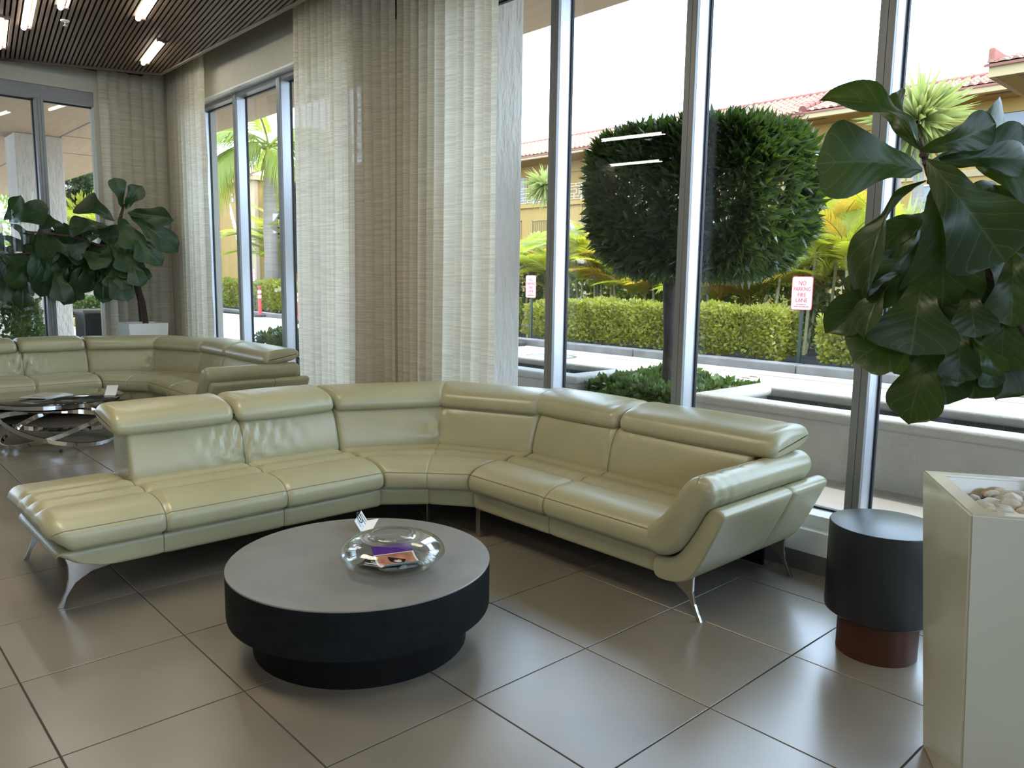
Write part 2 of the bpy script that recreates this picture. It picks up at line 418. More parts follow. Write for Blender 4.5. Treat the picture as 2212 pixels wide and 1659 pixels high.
# ================================================================ ROOM
def struct(o): o['kind'] = 'structure'; return o
XW, YW = -8.25, 1.53            # inner faces of the left and the window wall
# floor: grout bed plus one object per tile
fl = struct(MB().box((-8.6, -9.5, -0.2), (8.0, 1.75, -0.004)).build('floor', M['grout']))
tb = bmesh.new(); bmesh.ops.create_cube(tb, size=1.0)
bmesh.ops.scale(tb, vec=(0.5935, 0.5935, 0.012), verts=tb.verts)
bmesh.ops.translate(tb, vec=(0, 0, -0.006), verts=tb.verts)
bmesh.ops.bevel(tb, geom=[e for e in tb.edges if all(v.co.z > -0.001 for v in e.verts)], offset=0.0009, segments=1, affect='EDGES')
tme = bpy.data.meshes.new('tile'); tb.to_mesh(tme); tb.free(); tme.materials.append(M['tile'])
rest = MB()
for i in range(-14, 7):
    for j in range(-5, 3):
        cx, cy = 0.6 * i + 0.3, 0.6 * j + 0.3
        if cy > 1.45:
            continue
        place('tile', tme, fl, Matrix.Translation((cx, cy, 0)))
for i in range(-14, 13):
    for j in range(-15, 3):
        cx, cy = 0.6 * i + 0.3, 0.6 * j + 0.3
        if (i >= 7 or j < -5) and cy < 1.45:
            rest.box((cx - 0.297, cy - 0.297, -0.012), (cx + 0.297, cy + 0.297, 0))
    rest.box((0.6 * i + 0.003, 1.203, -0.012), (0.6 * i + 0.597, 1.55, 0)) if i >= 7 else None
o = rest.build('tile_field', M['tile'], fl); o['kind'] = 'stuff'
for i in range(-14, 7):
    MB().box((0.6 * i + 0.003, 1.203, -0.012), (0.6 * i + 0.597, 1.549, 0)).build('tile', M['tile'], fl)

# ceiling: dark plenum, walnut slats running 8.5 degrees off the wall, edge trims
ZC = 3.9
K = np.array([-7.43, 1.15])
LD = np.array([-0.364, -0.931])
ce = struct(MB().box((-9.0, -9.6, ZC + 0.08), (8.2, 1.149, ZC + 0.2)).build('ceiling', M['plenum']))
ang = math.radians(8.5)
SU = np.array([math.cos(ang), -math.sin(ang)]); SP = np.array([math.sin(ang), math.cos(ang)])
def slat_start(off):
    """where a slat line at offset off starts: on the left edge or on the right one"""
    A = np.array([SU, -LD]).T
    s, t = np.linalg.solve(A, K - off * SP)
    if t >= 0: return s
    return (K[1] - off * SP[1]) / SU[1]
o0 = float(K @ SP)
PITCH, SW = 0.0445, 0.0275
for k in range(-62, 28):
    a = o0 + 0.012 + k * PITCH; b = a + SW
    pts = []
    s0, s1 = slat_start(a), slat_start(b)
    e = 8.5
    q = [a * SP + SU * s0, a * SP + SU * e, b * SP + SU * e, b * SP + SU * s1]
    if (b * SP + SU * s1)[0] > 4.0: continue
    MB().prism([tuple(p) for p in q], ZC, ZC + 0.07).build('slat', M['slat'], ce)
Lp = K + LD * 6.5
d = np.array([-LD[1], LD[0]]); d = d / np.linalg.norm(d)
if d[0] > 0: d = -d
poly = [K, Lp, Lp + d * 0.03, K + d * 0.03]
struct(MB().prism([tuple(p) for p in poly], ZC - 0.025, ZC + 0.2).build('trim_1', M['trim_dark']))
struct(MB().box((K[0] - 0.03, K[1], ZC - 0.012), (8.0, K[1] + 0.035, ZC + 0.2)).build('trim_2', M['trim_grey']))
# curtain pocket lid above the gap between slats and walls
struct(MB().box((-9.0, -9.6, 4.55), (8.2, 2.0, 4.7)).build('ceiling_slab', M['wall']))

# ceiling lamps: lit tube in a slot; thin glowing line stands for its slat reflection
def lamp(px, py, length, label, z=ZC):
    p = np.array([px, py]); r = thing('linear_ceiling_light', label, 'ceiling light', (px, py, z), 'linear ceiling lights')
    e = p + SU * length
    q = SP
    for off, rad, nm, lab in ((0.0, 0.024, 'light_tube', None), (0.052, 0.009, 'slat_reflection', None)):
        a0, a1 = p + q * off, e + q * off
        zz = z - 0.012 + (0.012 if off else 0)
        MB().tube([(*a0, zz), (*a1, zz)], rad, 10).build(nm, M['tube'], r, smooth=True)
    h = MB()
    for t in (0.0, length):
        c = p + SU * t + q * 0.02
        h.box((c[0] - 0.025, c[1] - 0.045, z - 0.02), (c[0] + 0.025, c[1] + 0.045, z + 0.03))
    hb = p + q * 0.022; he = e + q * 0.022
    h.add([(*(hb - q * 0.045), z + 0.012), (*(he - q * 0.045), z + 0.012), (*(he + q * 0.045), z + 0.012), (*(hb + q * 0.045), z + 0.012),
           (*(hb - q * 0.045), z + 0.075), (*(he - q * 0.045), z + 0.075), (*(he + q * 0.045), z + 0.075), (*(hb + q * 0.045), z + 0.075)],
          [(0, 1, 2, 3), (4, 7, 6, 5), (0, 4, 5, 1), (1, 5, 6, 2), (2, 6, 7, 3), (3, 7, 4, 0)])
    h.build('housing', M['trim_dark'], r)
    return r
for (u, v), ln, lab in (((309, 134), 1.02, 'short lit tube light nearest the corner curtains'), ((298, 37), 1.2, 'lit tube light at the top edge, above the corner one'),
                       ((51, 57), 1.2, 'lit tube light in the slats at the top left'), ((130, 13), 1.2, 'lit tube light at the top edge above the white sprinkler'),
                       ((-3, 100), 1.2, 'lit tube light cut by the left edge of the photo')):
    q = at_z(u, v, ZC); lamp(q[0], q[1], ln, lab)
for k, (u, v, ln) in enumerate(((1300, 302, 1.2), (1318, 356, 1.2), (1722, 372, 1.2))):
    q = at_z(u, v, ZC); lamp(q[0], 3.5 - q[1], ln, 'tube light over the rest of the lobby, row %s behind the viewer' % ('one', 'two', 'three')[k])
r = thing('ceiling_sprinkler', 'small white round sprinkler head on the slatted ceiling', 'sprinkler', tuple(at_z(140, 44, ZC)))
c = at_z(140, 44, ZC)
MB().lathe([(0.006, -0.012), (0.036, -0.012), (0.04, -0.002), (0.04, 0.0)], c, 20).build('rosette', M['white_paint'], r, smooth=True)
MB().lathe([(0.018, -0.052), (0.018, -0.047), (0.005, -0.046), (0.005, -0.012)], c, 12).build('deflector', M['white_metal'], r, smooth=True)

# window wall: pier, headers, curb, two glazed fronts
HZ = 3.60
def wallbox(name, a, b, m='wall', bevel=0): return struct(MB().box(a, b).build(name, M[m], bevel=bevel))
wallbox('wall_right', (-3.55, YW, 0), (-2.30, 1.88, 4.55))
wallbox('wall_right_header', (-8.6, YW, HZ + 0.02), (8.0, 1.64, 4.55))
wallbox('wall_right_header_soffit', (-8.6, YW + 0.002, HZ), (8.0, 1.64, HZ + 0.02), 'white_paint')
wallbox('wall_right_corner', (-8.6, YW, 0), (-7.60, 1.88, 4.55))
wallbox('wall_right_outer_header', (-8.6, 1.64, HZ + 0.035), (8.0, 1.9, 4.6))
for i, (x0, x1) in enumerate(((-7.60, -3.55), (-2.30, 8.0))):
    n = i + 1
    wallbox('trim_%d' % (i * 3 + 3), (x0, YW, 0.1), (x1, 1.64, 0.228), 'white_paint', 0.006)
    wallbox('baseboard_%s' % ('left', 'right')[i], (x0, YW + 0.004, 0), (x1, 1.60, 0.1), 'skirting')
    wf = struct(link('window_%d' % n, None))
    MB().box((x0, 1.60, 0.20), (x1, 1.745, 0.292)).build('sill_rail', M['white_paint'], wf, bevel=0.004)
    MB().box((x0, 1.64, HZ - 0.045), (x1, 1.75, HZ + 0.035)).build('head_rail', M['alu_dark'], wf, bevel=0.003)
    MB().box((x0, 1.735, 0.29), (x1, 1.765, 0.304)).build('gasket', M['gasket'], wf)
    MB().box((x0, 1.735, HZ - 0.057), (x1, 1.765, HZ - 0.045)).build('gasket', M['gasket'], wf)
    xs = ([-7.50, -6.41, -5.30, -4.19] if i == 0 else [-1.222, -0.115, 0.996, 2.107, 3.218, 4.33, 5.44, 6.55])
    prev = x0
    for xr in xs + [x1]:
        if xr < x1 or i == 1:
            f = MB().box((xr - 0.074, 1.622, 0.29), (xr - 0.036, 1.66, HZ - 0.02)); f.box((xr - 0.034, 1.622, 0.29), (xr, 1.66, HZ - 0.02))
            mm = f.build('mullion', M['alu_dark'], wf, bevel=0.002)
            MB().box((xr - 0.070, 1.645, 0.29), (xr + 0.001, 1.75, HZ - 0.04)).build('mullion_box', M['alu'], wf)
            MB().box((xr - 0.085, 1.745, 0.29), (xr + 0.012, 1.765, HZ - 0.04)).build('gasket', M['gasket'], wf)
        MB().box((prev + 0.012, 1.750, 0.30), (xr - 0.085 if xr < x1 else xr, 1.756, HZ - 0.05)).build('pane', M['glass'], wf)
        prev = xr

# left wall with its own glazed front
wallbox('wall_left', (XW - 0.2, -9.5, 3.72), (XW, 1.6, 4.55))
wallbox('wall_left_base', (XW - 0.2, -9.5, 0), (XW, 1.6, 0.29))
wallbox('wall_left_corner', (XW - 0.2, 0.62, 0.29), (XW, 1.6, 3.72))
wf = struct(link('window_3', None))
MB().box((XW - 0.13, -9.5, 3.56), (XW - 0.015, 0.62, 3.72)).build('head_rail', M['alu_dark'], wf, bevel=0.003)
MB().box((XW - 0.15, -9.5, 3.545), (XW - 0.12, 0.62, 3.56)).build('gasket', M['gasket'], wf)
MB().box((XW - 0.15, -9.5, 0.29), (XW - 0.0, 0.62, 0.34)).build('sill_rail', M['alu'], wf, bevel=0.003)
prev = 0.62
for y1 in (0.07, -1.15, -2.37, -3.6):
    f = MB()
    for a, b in ((0.0, 0.028), (0.030, 0.060), (0.062, 0.092)):
        f.box((XW - 0.10, y1 - 0.092 + a, 0.34), (XW + 0.0, y1 - 0.092 + b, 3.57))
    f.build('mullion', M['alu_dark'], wf, bevel=0.002)
    MB().box((XW - 0.15, y1 - 0.105, 0.34), (XW - 0.10, y1 - 0.0, 3.56)).build('gasket', M['gasket'], wf)
    MB().box((XW - 0.135, y1, 0.34), (XW - 0.129, prev, 3.55)).build('pane', M['glass'], wf)
    prev = y1 - 0.1
wallbox('wall_left_panel', (XW - 0.2, -9.5, 0.29), (XW, -3.69, 3.72))  # unseen infill, added to keep bright sky out of the glass reflections
# unseen walls behind the camera, closed and opened to steer daylight and glass reflections
wallbox('wall_back', (-8.4, -9.6, 0), (8.0, -9.4, 0.3)); wallbox('wall_back_header', (-8.4, -9.6, 3.4), (8.0, -9.4, 4.6))
wallbox('wall_front', (7.9, -9.5, 3.4), (8.1, 1.8, 4.6)); wallbox('wall_front_base', (7.9, -9.5, 0), (8.1, 1.8, 1.55))
wallbox('wall_back_panel', (-8.4, -9.6, 0.3), (7.9, -9.4, 3.4)); wallbox('wall_back_pier', (7.7, -9.6, 0), (8.0, -9.4, 4.6))
wallbox('wall_front_pier', (7.9, -4.2, 0), (8.1, -3.6, 4.6))

# ---------------------------------------------------------------- curtains
def curtain(name, label, path, zb, zt, pitch, amp, seed, step=0.0075, group='sheer linen curtains'):
    R = random.Random(seed)
    P = [np.array(p, float) for p in path]
    L = [0]
    for a, b in zip(P[:-1], P[1:]): L.append(L[-1] + np.linalg.norm(b - a))
    n = int(L[-1] / step); zs = np.linspace(zb, zt, 15)
    ph = [0.0]; aa = []; k = 0
    cur = pitch
    # irregular folds
    knots = [0.0]
    while knots[-1] < L[-1] + 0.5: knots.append(knots[-1] + pitch * R.uniform(0.55, 1.5))
    amps = [amp * R.uniform(0.45, 1.25) for _ in knots]
    drift = [R.uniform(-1, 1) * 0.35 for _ in knots]
    V = []; F = []
    for i in range(n + 1):
        s = L[-1] * i / n
        j = max(k for k in range(len(L)) if L[k] <= s + 1e-9); j = min(j, len(P) - 2)
        t = (s - L[j]) / (L[j + 1] - L[j]); pt = P[j] * (1 - t) + P[j + 1] * t
        d = (P[j + 1] - P[j]) / (L[j + 1] - L[j]); nn = np.array([d[1], -d[0]])
        for z in zs:
            h = (z - zb) / (zt - zb)
            s2 = s + 0.05 * math.sin(s * 2.3 + 3.1 * h) * (1 - h) * 0.6
            kk = 0
            while kk + 1 < len(knots) - 1 and knots[kk + 1] <= s2: kk += 1
            fr = (s2 - knots[kk]) / (knots[kk + 1] - knots[kk])
            fr = min(1, max(0, fr + drift[kk] * (1 - h) * 0.2 * math.sin(PI * max(0, min(1, fr)))))
            am = amps[kk] * (1 - fr) + amps[kk + 1] * fr
            off = am * (abs(math.sin(PI * fr)) ** 0.8 * 2 - 1) * (0.75 + 0.25 * (1 - h)) * (1 if kk % 3 else 0.7)
            V.append((pt[0] + nn[0] * off, pt[1] + nn[1] * off, z))
    m = len(zs)
    for i in range(n):
        for k in range(m - 1):
            a = i * m + k; F.append((a, a + m, a + m + 1, a + 1))
    c = V[len(V) // 2]
    o = obj(name, V, F, M['curtain'], None, True, None, (c[0], c[1], zb))
    tag(o, label, 'curtain', group)
    return o
curtain('curtain', 'left half of the wide sheer curtain pair in the middle', [(-4.50, 1.385), (-2.79, 1.385)], 0.02, 4.5, 0.115, 0.042, 3)
curtain('curtain', 'right half of the wide sheer curtain pair, beside the stucco column', [(-2.79, 1.385), (-1.56, 1.385)], 0.02, 4.5, 0.11, 0.042, 9)
curtain('curtain', 'curtain on the left glazed wall, behind the leaning fig tree', [(-8.10, 0.64), (-8.10, 1.42)], 0.02, 4.5, 0.10, 0.038, 5)
curtain('curtain', 'curtain at the corner, beside the narrow left windows', [(-8.06, 1.44), (-6.72, 1.385)], 0.02, 4.5, 0.115, 0.042, 12)

# ================================================================ OUTSIDE
ZG = 0.10
struct(MB().box((-90, 1.88, -0.3), (45, 60, ZG)).build('ground', M['ground']))
struct(MB().box((-90, -40, -0.3), (-8.46, 1.88, ZG)).build('ground_side', M['ground']))
struct(MB().box((-8.4, 1.88, 0.0), (12, 3.3, ZG + 0.004)).build('patio', M['patio']))
# overhanging slab with its soffit, carried by stucco columns
struct(MB().box((-30, 1.9, 4.2), (14, 3.88, 5.2)).build('canopy', M['soffit']))
struct(MB().box((-30, -14, 4.2), (-8.6, 1.9, 5.2)).build('canopy_side', M['soffit']))
struct(MB().box((-22, -14, 4.6), (14, 3.8, 5.4)).build('roof_light_block', M['stucco_smooth']))  # unseen slab added over the room to block sky light from above
for k, x in enumerate((-12.6, -15.1, -17.6)):
    struct(MB().box((x, 1.86, 4.192), (x + 0.02, 3.9, 4.2)).build('soffit_joint', M['curb']))
struct(MB().box((-30, 1.86, 4.19), (-8.6, 1.885, 4.2)).build('soffit_joint', M['curb']))
struct(MB().box((-3.35, 1.98, ZG), (-2.60, 2.60, 4.2)).build('column', M['stucco_smooth'], bevel=0.02))
struct(MB().box((-16.25, 1.08, ZG), (-15.35, 1.92, 4.2)).build('column', M['stucco_smooth'], bevel=0.02))

# road curb, far verge
cb = struct(link('road_curb', None))
for k in range(12):
    x0 = -32 + k * 3.2
    dd = (0.0 if x0 > -14 else (-14 - x0) * 0.035)
    MB().box((x0, 9.05 + dd, ZG - 0.05), (x0 + 3.185, 9.35 + dd, 0.255)).build('curb_stone', M['curb'], cb, bevel=0.02)
    MB().box((x0, 8.55 + dd, ZG), (x0 + 3.19, 9.05 + dd, ZG + 0.018)).build('gutter_stone', M['ground'], cb)
struct(MB().box((-60, 9.36, 0.0), (30, 27.9, 0.17)).build('verge', M['soil']))
# paved patch of the driveway: one object per paver close by, the rest joined
pv = struct(MB().box((-9.6, 6.8, ZG), (-3.4, 8.5, ZG + 0.004)).build('paving', M['curb']))
pme = MB().box((-0.117, -0.057, 0), (0.117, 0.057, 0.012)).build('paver', M['paver'])
pdata = pme.data; bpy.data.objects.remove(pme)
cnt = 0; far = MB()
for j in range(14):
    for i in range(26):
        x = -3.5 - 0.24 * i - (0.12 if j % 2 else 0); y = 6.86 + 0.12 * j
        if cnt < 290 and i < 22 and x < -3.5: place('paver', pdata, pv, Matrix.Translation((x, y, ZG + 0.004))); cnt += 1
        else: far.box((x - 0.117, y - 0.057, ZG + 0.004), (x + 0.117, y + 0.057, ZG + 0.016))
o = far.build('paver_field', M['paver'], pv); o['kind'] = 'stuff'
c = at_z(1236, 768, ZG)
r = thing('manhole_cover', 'round iron manhole cover in the driveway paving', 'manhole cover', (c[0], c[1] - 0.6, ZG + 0.005))
MB().lathe([(0.05, 0.0), (0.42, 0.0), (0.42, 0.022)], (c[0], c[1] - 0.6, ZG), 36).build('lid', M['curb'], r)
MB().lathe([(0.43, 0.0), (0.50, 0.0), (0.50, 0.02), (0.43, 0.02)], (c[0], c[1] - 0.6, ZG), 36, closed=True).build('rim', M['skirting'], r)

# ---------------------------------------------------------------- fountains
def fountain(x0, x1, label, jets, lab2):
    y0, y1, zt, wd = 3.10, 4.22, 0.60, 0.24
    r = thing('fountain_basin', label, 'fountain', ((x0 + x1) / 2, (y0 + y1) / 2, ZG))
    for a, b in (((x0, y0 + 0.03, ZG), (x1, y0 + wd - 0.05, zt - 0.05)), ((x0, y1 - wd + 0.05, ZG), (x1, y1 - 0.03, zt - 0.05)),
                 ((x0 + 0.03, y0 + wd - 0.05, ZG), (x0 + wd - 0.05, y1 - wd + 0.05, zt - 0.05)), ((x1 - wd + 0.05, y0 + wd - 0.05, ZG), (x1 - 0.03, y1 - wd + 0.05, zt - 0.05))):
        MB().box(a, b).build('side_wall', M['stucco'], r)
    for a, b in (((x0 - 0.02, y0, zt - 0.08), (x1 + 0.02, y0 + wd, zt)), ((x0 - 0.02, y1 - wd, zt - 0.08), (x1 + 0.02, y1, zt)),
                 ((x0 - 0.02, y0 + wd - 0.06, zt - 0.078), (x0 + wd, y1 - wd + 0.06, zt - 0.001)), ((x1 - wd, y0 + wd - 0.06, zt - 0.078), (x1 + 0.02, y1 - wd + 0.06, zt - 0.001))):
        MB().box(a, b).build('coping', M['stucco'], r, smooth=True, bevel=0.034, seg=4)
    MB().box((x0 + wd - 0.06, y0 + wd - 0.06, ZG + 0.02), (x1 - wd + 0.06, y1 - wd + 0.06, ZG + 0.06)).build('basin_floor', M['pool_grout'], r)
    bk = MB().box((x0 + wd - 0.06, y1 - wd + 0.035, ZG + 0.02), (x1 - wd + 0.06, y1 - wd + 0.06, zt - 0.08)).build('tile_backing', M['pool_grout'], r)
    tw = 0.148; n = int((x1 - x0 - 2 * wd + 0.1) / (tw + 0.006))
    for k in range(n):
        x = x0 + wd - 0.05 + k * (tw + 0.006)
        MB().box((x, y1 - wd + 0.022, zt - 0.27), (x + tw, y1 - wd + 0.04, zt - 0.082)).build('tile', M['pool_tile'], bk)
    wm = MB(); nx, ny = 90, 18
    xa, xb, ya, yb = x0 + wd - 0.05, x1 - wd + 0.05, y0 + wd - 0.05, y1 - wd + 0.03
    V = []; F = []
    for i in range(nx + 1):
        for j in range(ny + 1):
            x = xa + (xb - xa) * i / nx; y = ya + (yb - ya) * j / ny
            z = zt - 0.15
            for jx in jets:
                q = math.hypot(x - jx, y - (y0 + y1) / 2)
                z += 0.016 * math.cos(q * 26) * math.exp(-q * 1.3)
            V.append((x, y, z))
    for i in range(nx):
        for j in range(ny):
            a = i * (ny + 1) + j; F.append((a, a + ny + 1, a + ny + 2, a + 1))
    obj('water_surface', V, F, M['water'], r, True)
    for jx in jets:
        R = random.Random(int(jx * 100)); b = MB()
        for q in range(34):
            t = R.random(); a = R.uniform(0, 6.28); rr = 0.05 * (1 - t) + 0.012; h = zt - 0.2 + t * 0.24
            px, py = jx + math.cos(a) * rr * R.random(), (y0 + y1) / 2 + math.sin(a) * rr * R.random()
            s = 0.012 + 0.022 * (1 - t)
            b.lathe([(s * 0.3, -s * 1.5), (s, -s * 0.3), (s * 0.8, s * 0.8), (s * 0.2, s * 1.7)], (px, py, h), 7)
        o = b.build('water_jet', M['splash'], r, smooth=True)
    return r
fountain(-1.05, 5.2, 'white stucco fountain basin on the right, with a low water jet', (0.48, 2.9), '')
fountain(-7.6, -2.36, 'white stucco fountain basin on the left, beyond the stucco column', (-3.92, -6.2), '')

# ---------------------------------------------------------------- signs and red posts
def sign(x, y, rot, label, zt, lean=0.0, sc=1.0):
    r = thing('no_parking_sign', label, 'sign', (x, y, 0.17), 'fire lane signs')
    MB().box((x - 0.024, y, 0.17), (x + 0.024, y + 0.012, zt - 0.1)).box((x - 0.024, y + 0.012, 0.17), (x - 0.016, y + 0.035, zt - 0.1)).box((x + 0.016, y + 0.012, 0.17), (x + 0.024, y + 0.035, zt - 0.1)).build('post', M['post_dark'], r)
    MW = Matrix.Translation((x, y - 0.012, zt - 0.23 * sc)) @ Matrix.Rotation(rot, 4, 'Z') @ Matrix.Rotation(PI / 2, 4, 'X') @ Matrix.Scale(sc, 4)
    def rr(w, h, rad, t0, t1):
        P = []
        for cx, cy, a0 in ((w / 2 - rad, h / 2 - rad, 0), (-w / 2 + rad, h / 2 - rad, 90), (-w / 2 + rad, -h / 2 + rad, 180), (w / 2 - rad, -h / 2 + rad, 270)):
            for k in range(5):
                a = math.radians(a0 + k * 22.5); P.append((cx + rad * math.cos(a), cy + rad * math.sin(a)))
        return MB().prism(P, t0, t1)
    def put(mb, nm, m):
        me = mesh(nm, mb.V, mb.F, m); return place(nm, me, r, MW)
    put(rr(0.305, 0.46, 0.035, -0.004, 0.0), 'plate', M['sign_red'])
    put(rr(0.288, 0.443, 0.028, 0.0, 0.0015), 'face', M['sign_white'])
    for body, yy, s, sx in (('NO', 0.135, 0.088, 0.8), ('PARKING', 0.055, 0.076, 0.78), ('FIRE', -0.025, 0.076, 0.9), ('LANE', -0.098, 0.076, 0.95),
                            ('BY ORDER OF', -0.155, 0.022, 1.0), ('TOWN AND FIRE DEPT', -0.183, 0.022, 1.0)):
        text('lettering', body, M['sign_red'], MW @ Matrix.Translation((0, yy, 0.003)), s, r, 0.0008, sx=sx)
    return r
sign(-3.36, 9.42, 0.0, 'white and red fire lane sign in the gap of the clipped hedge', 1.62, sc=1.15)
sign(-9.52, 9.42, 0.0, 'white and red fire lane sign beside the stucco column and the red post', 1.60, sc=1.05)
sign(-25.0, 10.2, 0.0, 'distant fire lane sign at the foot of the royal palm', 1.75)
def delineator(x, y, label, h=1.05):
    r = thing('delineator_post', label, 'traffic post', (x, y, ZG), 'red and white delineator posts')
    MB().prism([(x + 0.23 * math.cos(a * PI / 4 + PI / 8), y + 0.23 * math.sin(a * PI / 4 + PI / 8)) for a in range(8)], ZG, ZG + 0.10).build('base', M['rubber'], r, bevel=0.015)
    MB().lathe([(0.058, 0.10), (0.055, h - 0.14), (0.05, h - 0.12), (0.022, h - 0.1), (0.022, h - 0.06), (0.045, h - 0.05), (0.048, h - 0.01), (0.03, h)], (x, y, ZG), 18).build('tube', M['deline_red'], r, smooth=True)
    for z0 in (h - 0.24, h - 0.40):
        MB().lathe([(0.059, z0), (0.0595, z0 + 0.002), (0.0595, z0 + 0.098), (0.058, z0 + 0.1)], (x, y, ZG), 18).build('reflective_band', M['white_band'], r, smooth=True)
    return r
q = at_z(1121, 748, ZG); delineator(q[0], q[1] - 0.1, 'red and white post half hidden by the stucco column')
q = at_z(562, 686, ZG); delineator(q[0], q[1], 'red and white post seen through the middle narrow left window')
q = at_z(648, 699, ZG); delineator(q[0], q[1], 'red and white post just left of the wide curtain')
q = at_z(221, 657, ZG); delineator(q[0], q[1], 'red and white post behind the slim trunk by the parked car', 1.5)

# ================================================================ BUILDINGS ACROSS THE DRIVE
YB = 28.0
def fx(u, v): return at_y(u, v, YB)[0]
def fz(u, v): return at_y(u, v, YB)[2]
def tile_mesh(name, wd, ln, m):
    V = []; F = []
    n = 6
    for t in (0, 1):
        for k in range(n + 1):
            a = PI * k / n
            r = wd * 0.27 * (1.0 - 0.12 * t)
            V.append((-math.cos(a) * r, t * ln, math.sin(a) * r * 0.9 + 0.012 * (1 - t)))
        V.append((wd * 0.5, t * ln, 0.0)); V.append((-wd * 0.5, t * ln, 0.0))
    m1 = n + 3
    for k in range(n): F.append((k, k + 1, m1 + k + 1, m1 + k))
    F.append((n, n + 1, m1 + n + 1, m1 + n)); F.append((n + 2, 0, m1, m1 + n + 2))
    F.append(tuple(range(n, -1, -1)))
    return mesh(name, V, F, m)
TW, TL = 0.30, 0.40
tdata = tile_mesh('roof_tile', TW, TL, M['roof'])
tv = np.array([v.co[:] for v in tdata.vertices]); tf = [tuple(p.vertices) for p in tdata.polygons]
def roof(root, x0, x1, ye, ze, pitch, rows, n_single, right_first=True, ridge=True):
    """tiled slope rising in +y from the eave line"""
    n = int((x1 - x0) / TW); co_, si = math.cos(pitch), math.sin(pitch)
    MB().add([(x0, ye, ze - 0.03), (x1, ye, ze - 0.03), (x1, ye + rows * 0.36 * co_, ze - 0.03 + rows * 0.36 * si), (x0, ye + rows * 0.36 * co_, ze - 0.03 + rows * 0.36 * si),
              (x0, ye, ze - 0.10), (x1, ye, ze - 0.10), (x1, ye + rows * 0.36 * co_, ze - 0.10 + rows * 0.36 * si), (x0, ye + rows * 0.36 * co_, ze - 0.10 + rows * 0.36 * si)],
             [(0, 1, 2, 3), (7, 6, 5, 4), (0, 4, 5, 1), (1, 5, 6, 2), (2, 6, 7, 3), (3, 7, 4, 0)]).build('roof_deck', M['roof_red'], root)
    c = 0; V = []; F = []
    for i in range(n):
        x = x1 - (i + 0.5) * TW
        for j in range(rows):
            Mx = Matrix.Translation((x, ye + j * 0.36 * co_, ze + j * 0.36 * si)) @ Matrix.Rotation(pitch, 4, 'X')
            if c < n_single:
                place('roof_tile', tdata, root, Mx); c += 1
            else:
                b = len(V); R3 = np.array(Mx.to_3x3()); V += list(map(tuple, tv @ R3.T + np.array(Mx.translation))); F += [tuple(k + b for k in f) for f in tf]
    if V:
        o = obj('roof_tile_field', V, F, M['roof'], root); o['kind'] = 'stuff'
    if ridge:
        yr, zr = ye + rows * 0.36 * co_, ze + rows * 0.36 * si
        b = MB(); k = 0
        while x1 - k * 0.42 > x0:
            xx = x1 - k * 0.42
            b.lathe([(0.0, 0), (0.0, 0)], (0, 0, 0), 3) if False else None
            b.tube([(xx, yr, zr + 0.02), (xx - 0.44, yr, zr + 0.03)], [0.115, 0.09], 8); k += 1
        b.build('ridge_tile_row', M['roof_red'], root)
def window(root, x0, x1, z0, z1, y, cols, m='window_dark'):
    f = MB(); t = 0.06
    f.box((x0, y - 0.06, z0), (x0 + t, y + 0.02, z1)).box((x1 - t, y - 0.06, z0), (x1, y + 0.02, z1)).box((x0 + t, y - 0.06, z0), (x1 - t, y + 0.02, z0 + t)).box((x0 + t, y - 0.06, z1 - t), (x1 - t, y + 0.02, z1))
    fo = f.build('window', M['white_metal'], root)
    step = (x1 - x0 - 2 * t) / cols
    for k in range(cols):
        a = x0 + t + k * step
        for zz0, zz1 in ((z0 + t, (z0 + z1) / 2 - 0.02), ((z0 + z1) / 2 + 0.02, z1 - t)):
            MB().box((a + 0.02, y - 0.02, zz0), (a + step - 0.02, y, zz1)).build('pane', M[m], fo)
    return fo
def railing(root, x0, x1, y, z0, h, name='balcony_railing', bar=0.022, step=1.75):
    """white railing with nested rectangles in each bay"""
    n = max(1, int(round((x1 - x0) / step)))
    for k in range(n):
        a = x0 + (x1 - x0) * k / n; b = x0 + (x1 - x0) * (k + 1) / n
        f = MB()
        def hb(xa, xb, z): f.box((xa, y - bar / 2, z - bar / 2), (xb, y + bar / 2, z + bar / 2))
        def vb(x, za, zb): f.box((x - bar / 2, y - bar / 2, za), (x + bar / 2, y + bar / 2, zb))
        f.box((a - 0.025, y - 0.025, z0), (a + 0.025, y + 0.025, z0 + h)); hb(a, b, z0 + h); hb(a, b, z0 + 0.09)
        q0, q1 = a + 0.16, b - 0.16
        vb(q0, z0 + 0.22, z0 + h - 0.13); vb(q1, z0 + 0.22, z0 + h - 0.13); hb(q0, q1, z0 + 0.22); hb(q0, q1, z0 + h - 0.13)
        r0, r1 = a + 0.42, b - 0.36
        vb(r0, z0 + 0.38, z0 + h - 0.28); vb(r1, z0 + 0.38, z0 + h - 0.28); hb(r0, r1, z0 + 0.38); hb(r0, r1, z0 + h - 0.28)
        for xx in (r0 + 0.12, (r0 + r1) / 2, r1 - 0.15): vb(xx, z0 + 0.22, z0 + 0.38)
        for xx in (q0 + 0.25, q1 - 0.35): vb(xx, z0 + 0.09, z0 + 0.22); vb(xx + 0.1, z0 + h - 0.13, z0 + h)
        hb(q1, b, z0 + h * 0.55); hb(a, q0, z0 + h * 0.45)
        f.build(name, M['white_metal'], root)
ze = 8.15                                         # eave height
zs3, zr3 = fz(1200, 437) , fz(1200, 401)          # gallery floor and rail top
A = thing('apartment_building', 'long cream apartment building with terracotta roof, white gallery railings and a gable end', 'building', (-25, YB, 0.15))
x0A, x1A = -41.0, -14.6
MB().box((x0A, YB, 0.15), (x1A, YB + 9, zs3 - 0.15)).build('lower_wall', M['cream'], A)
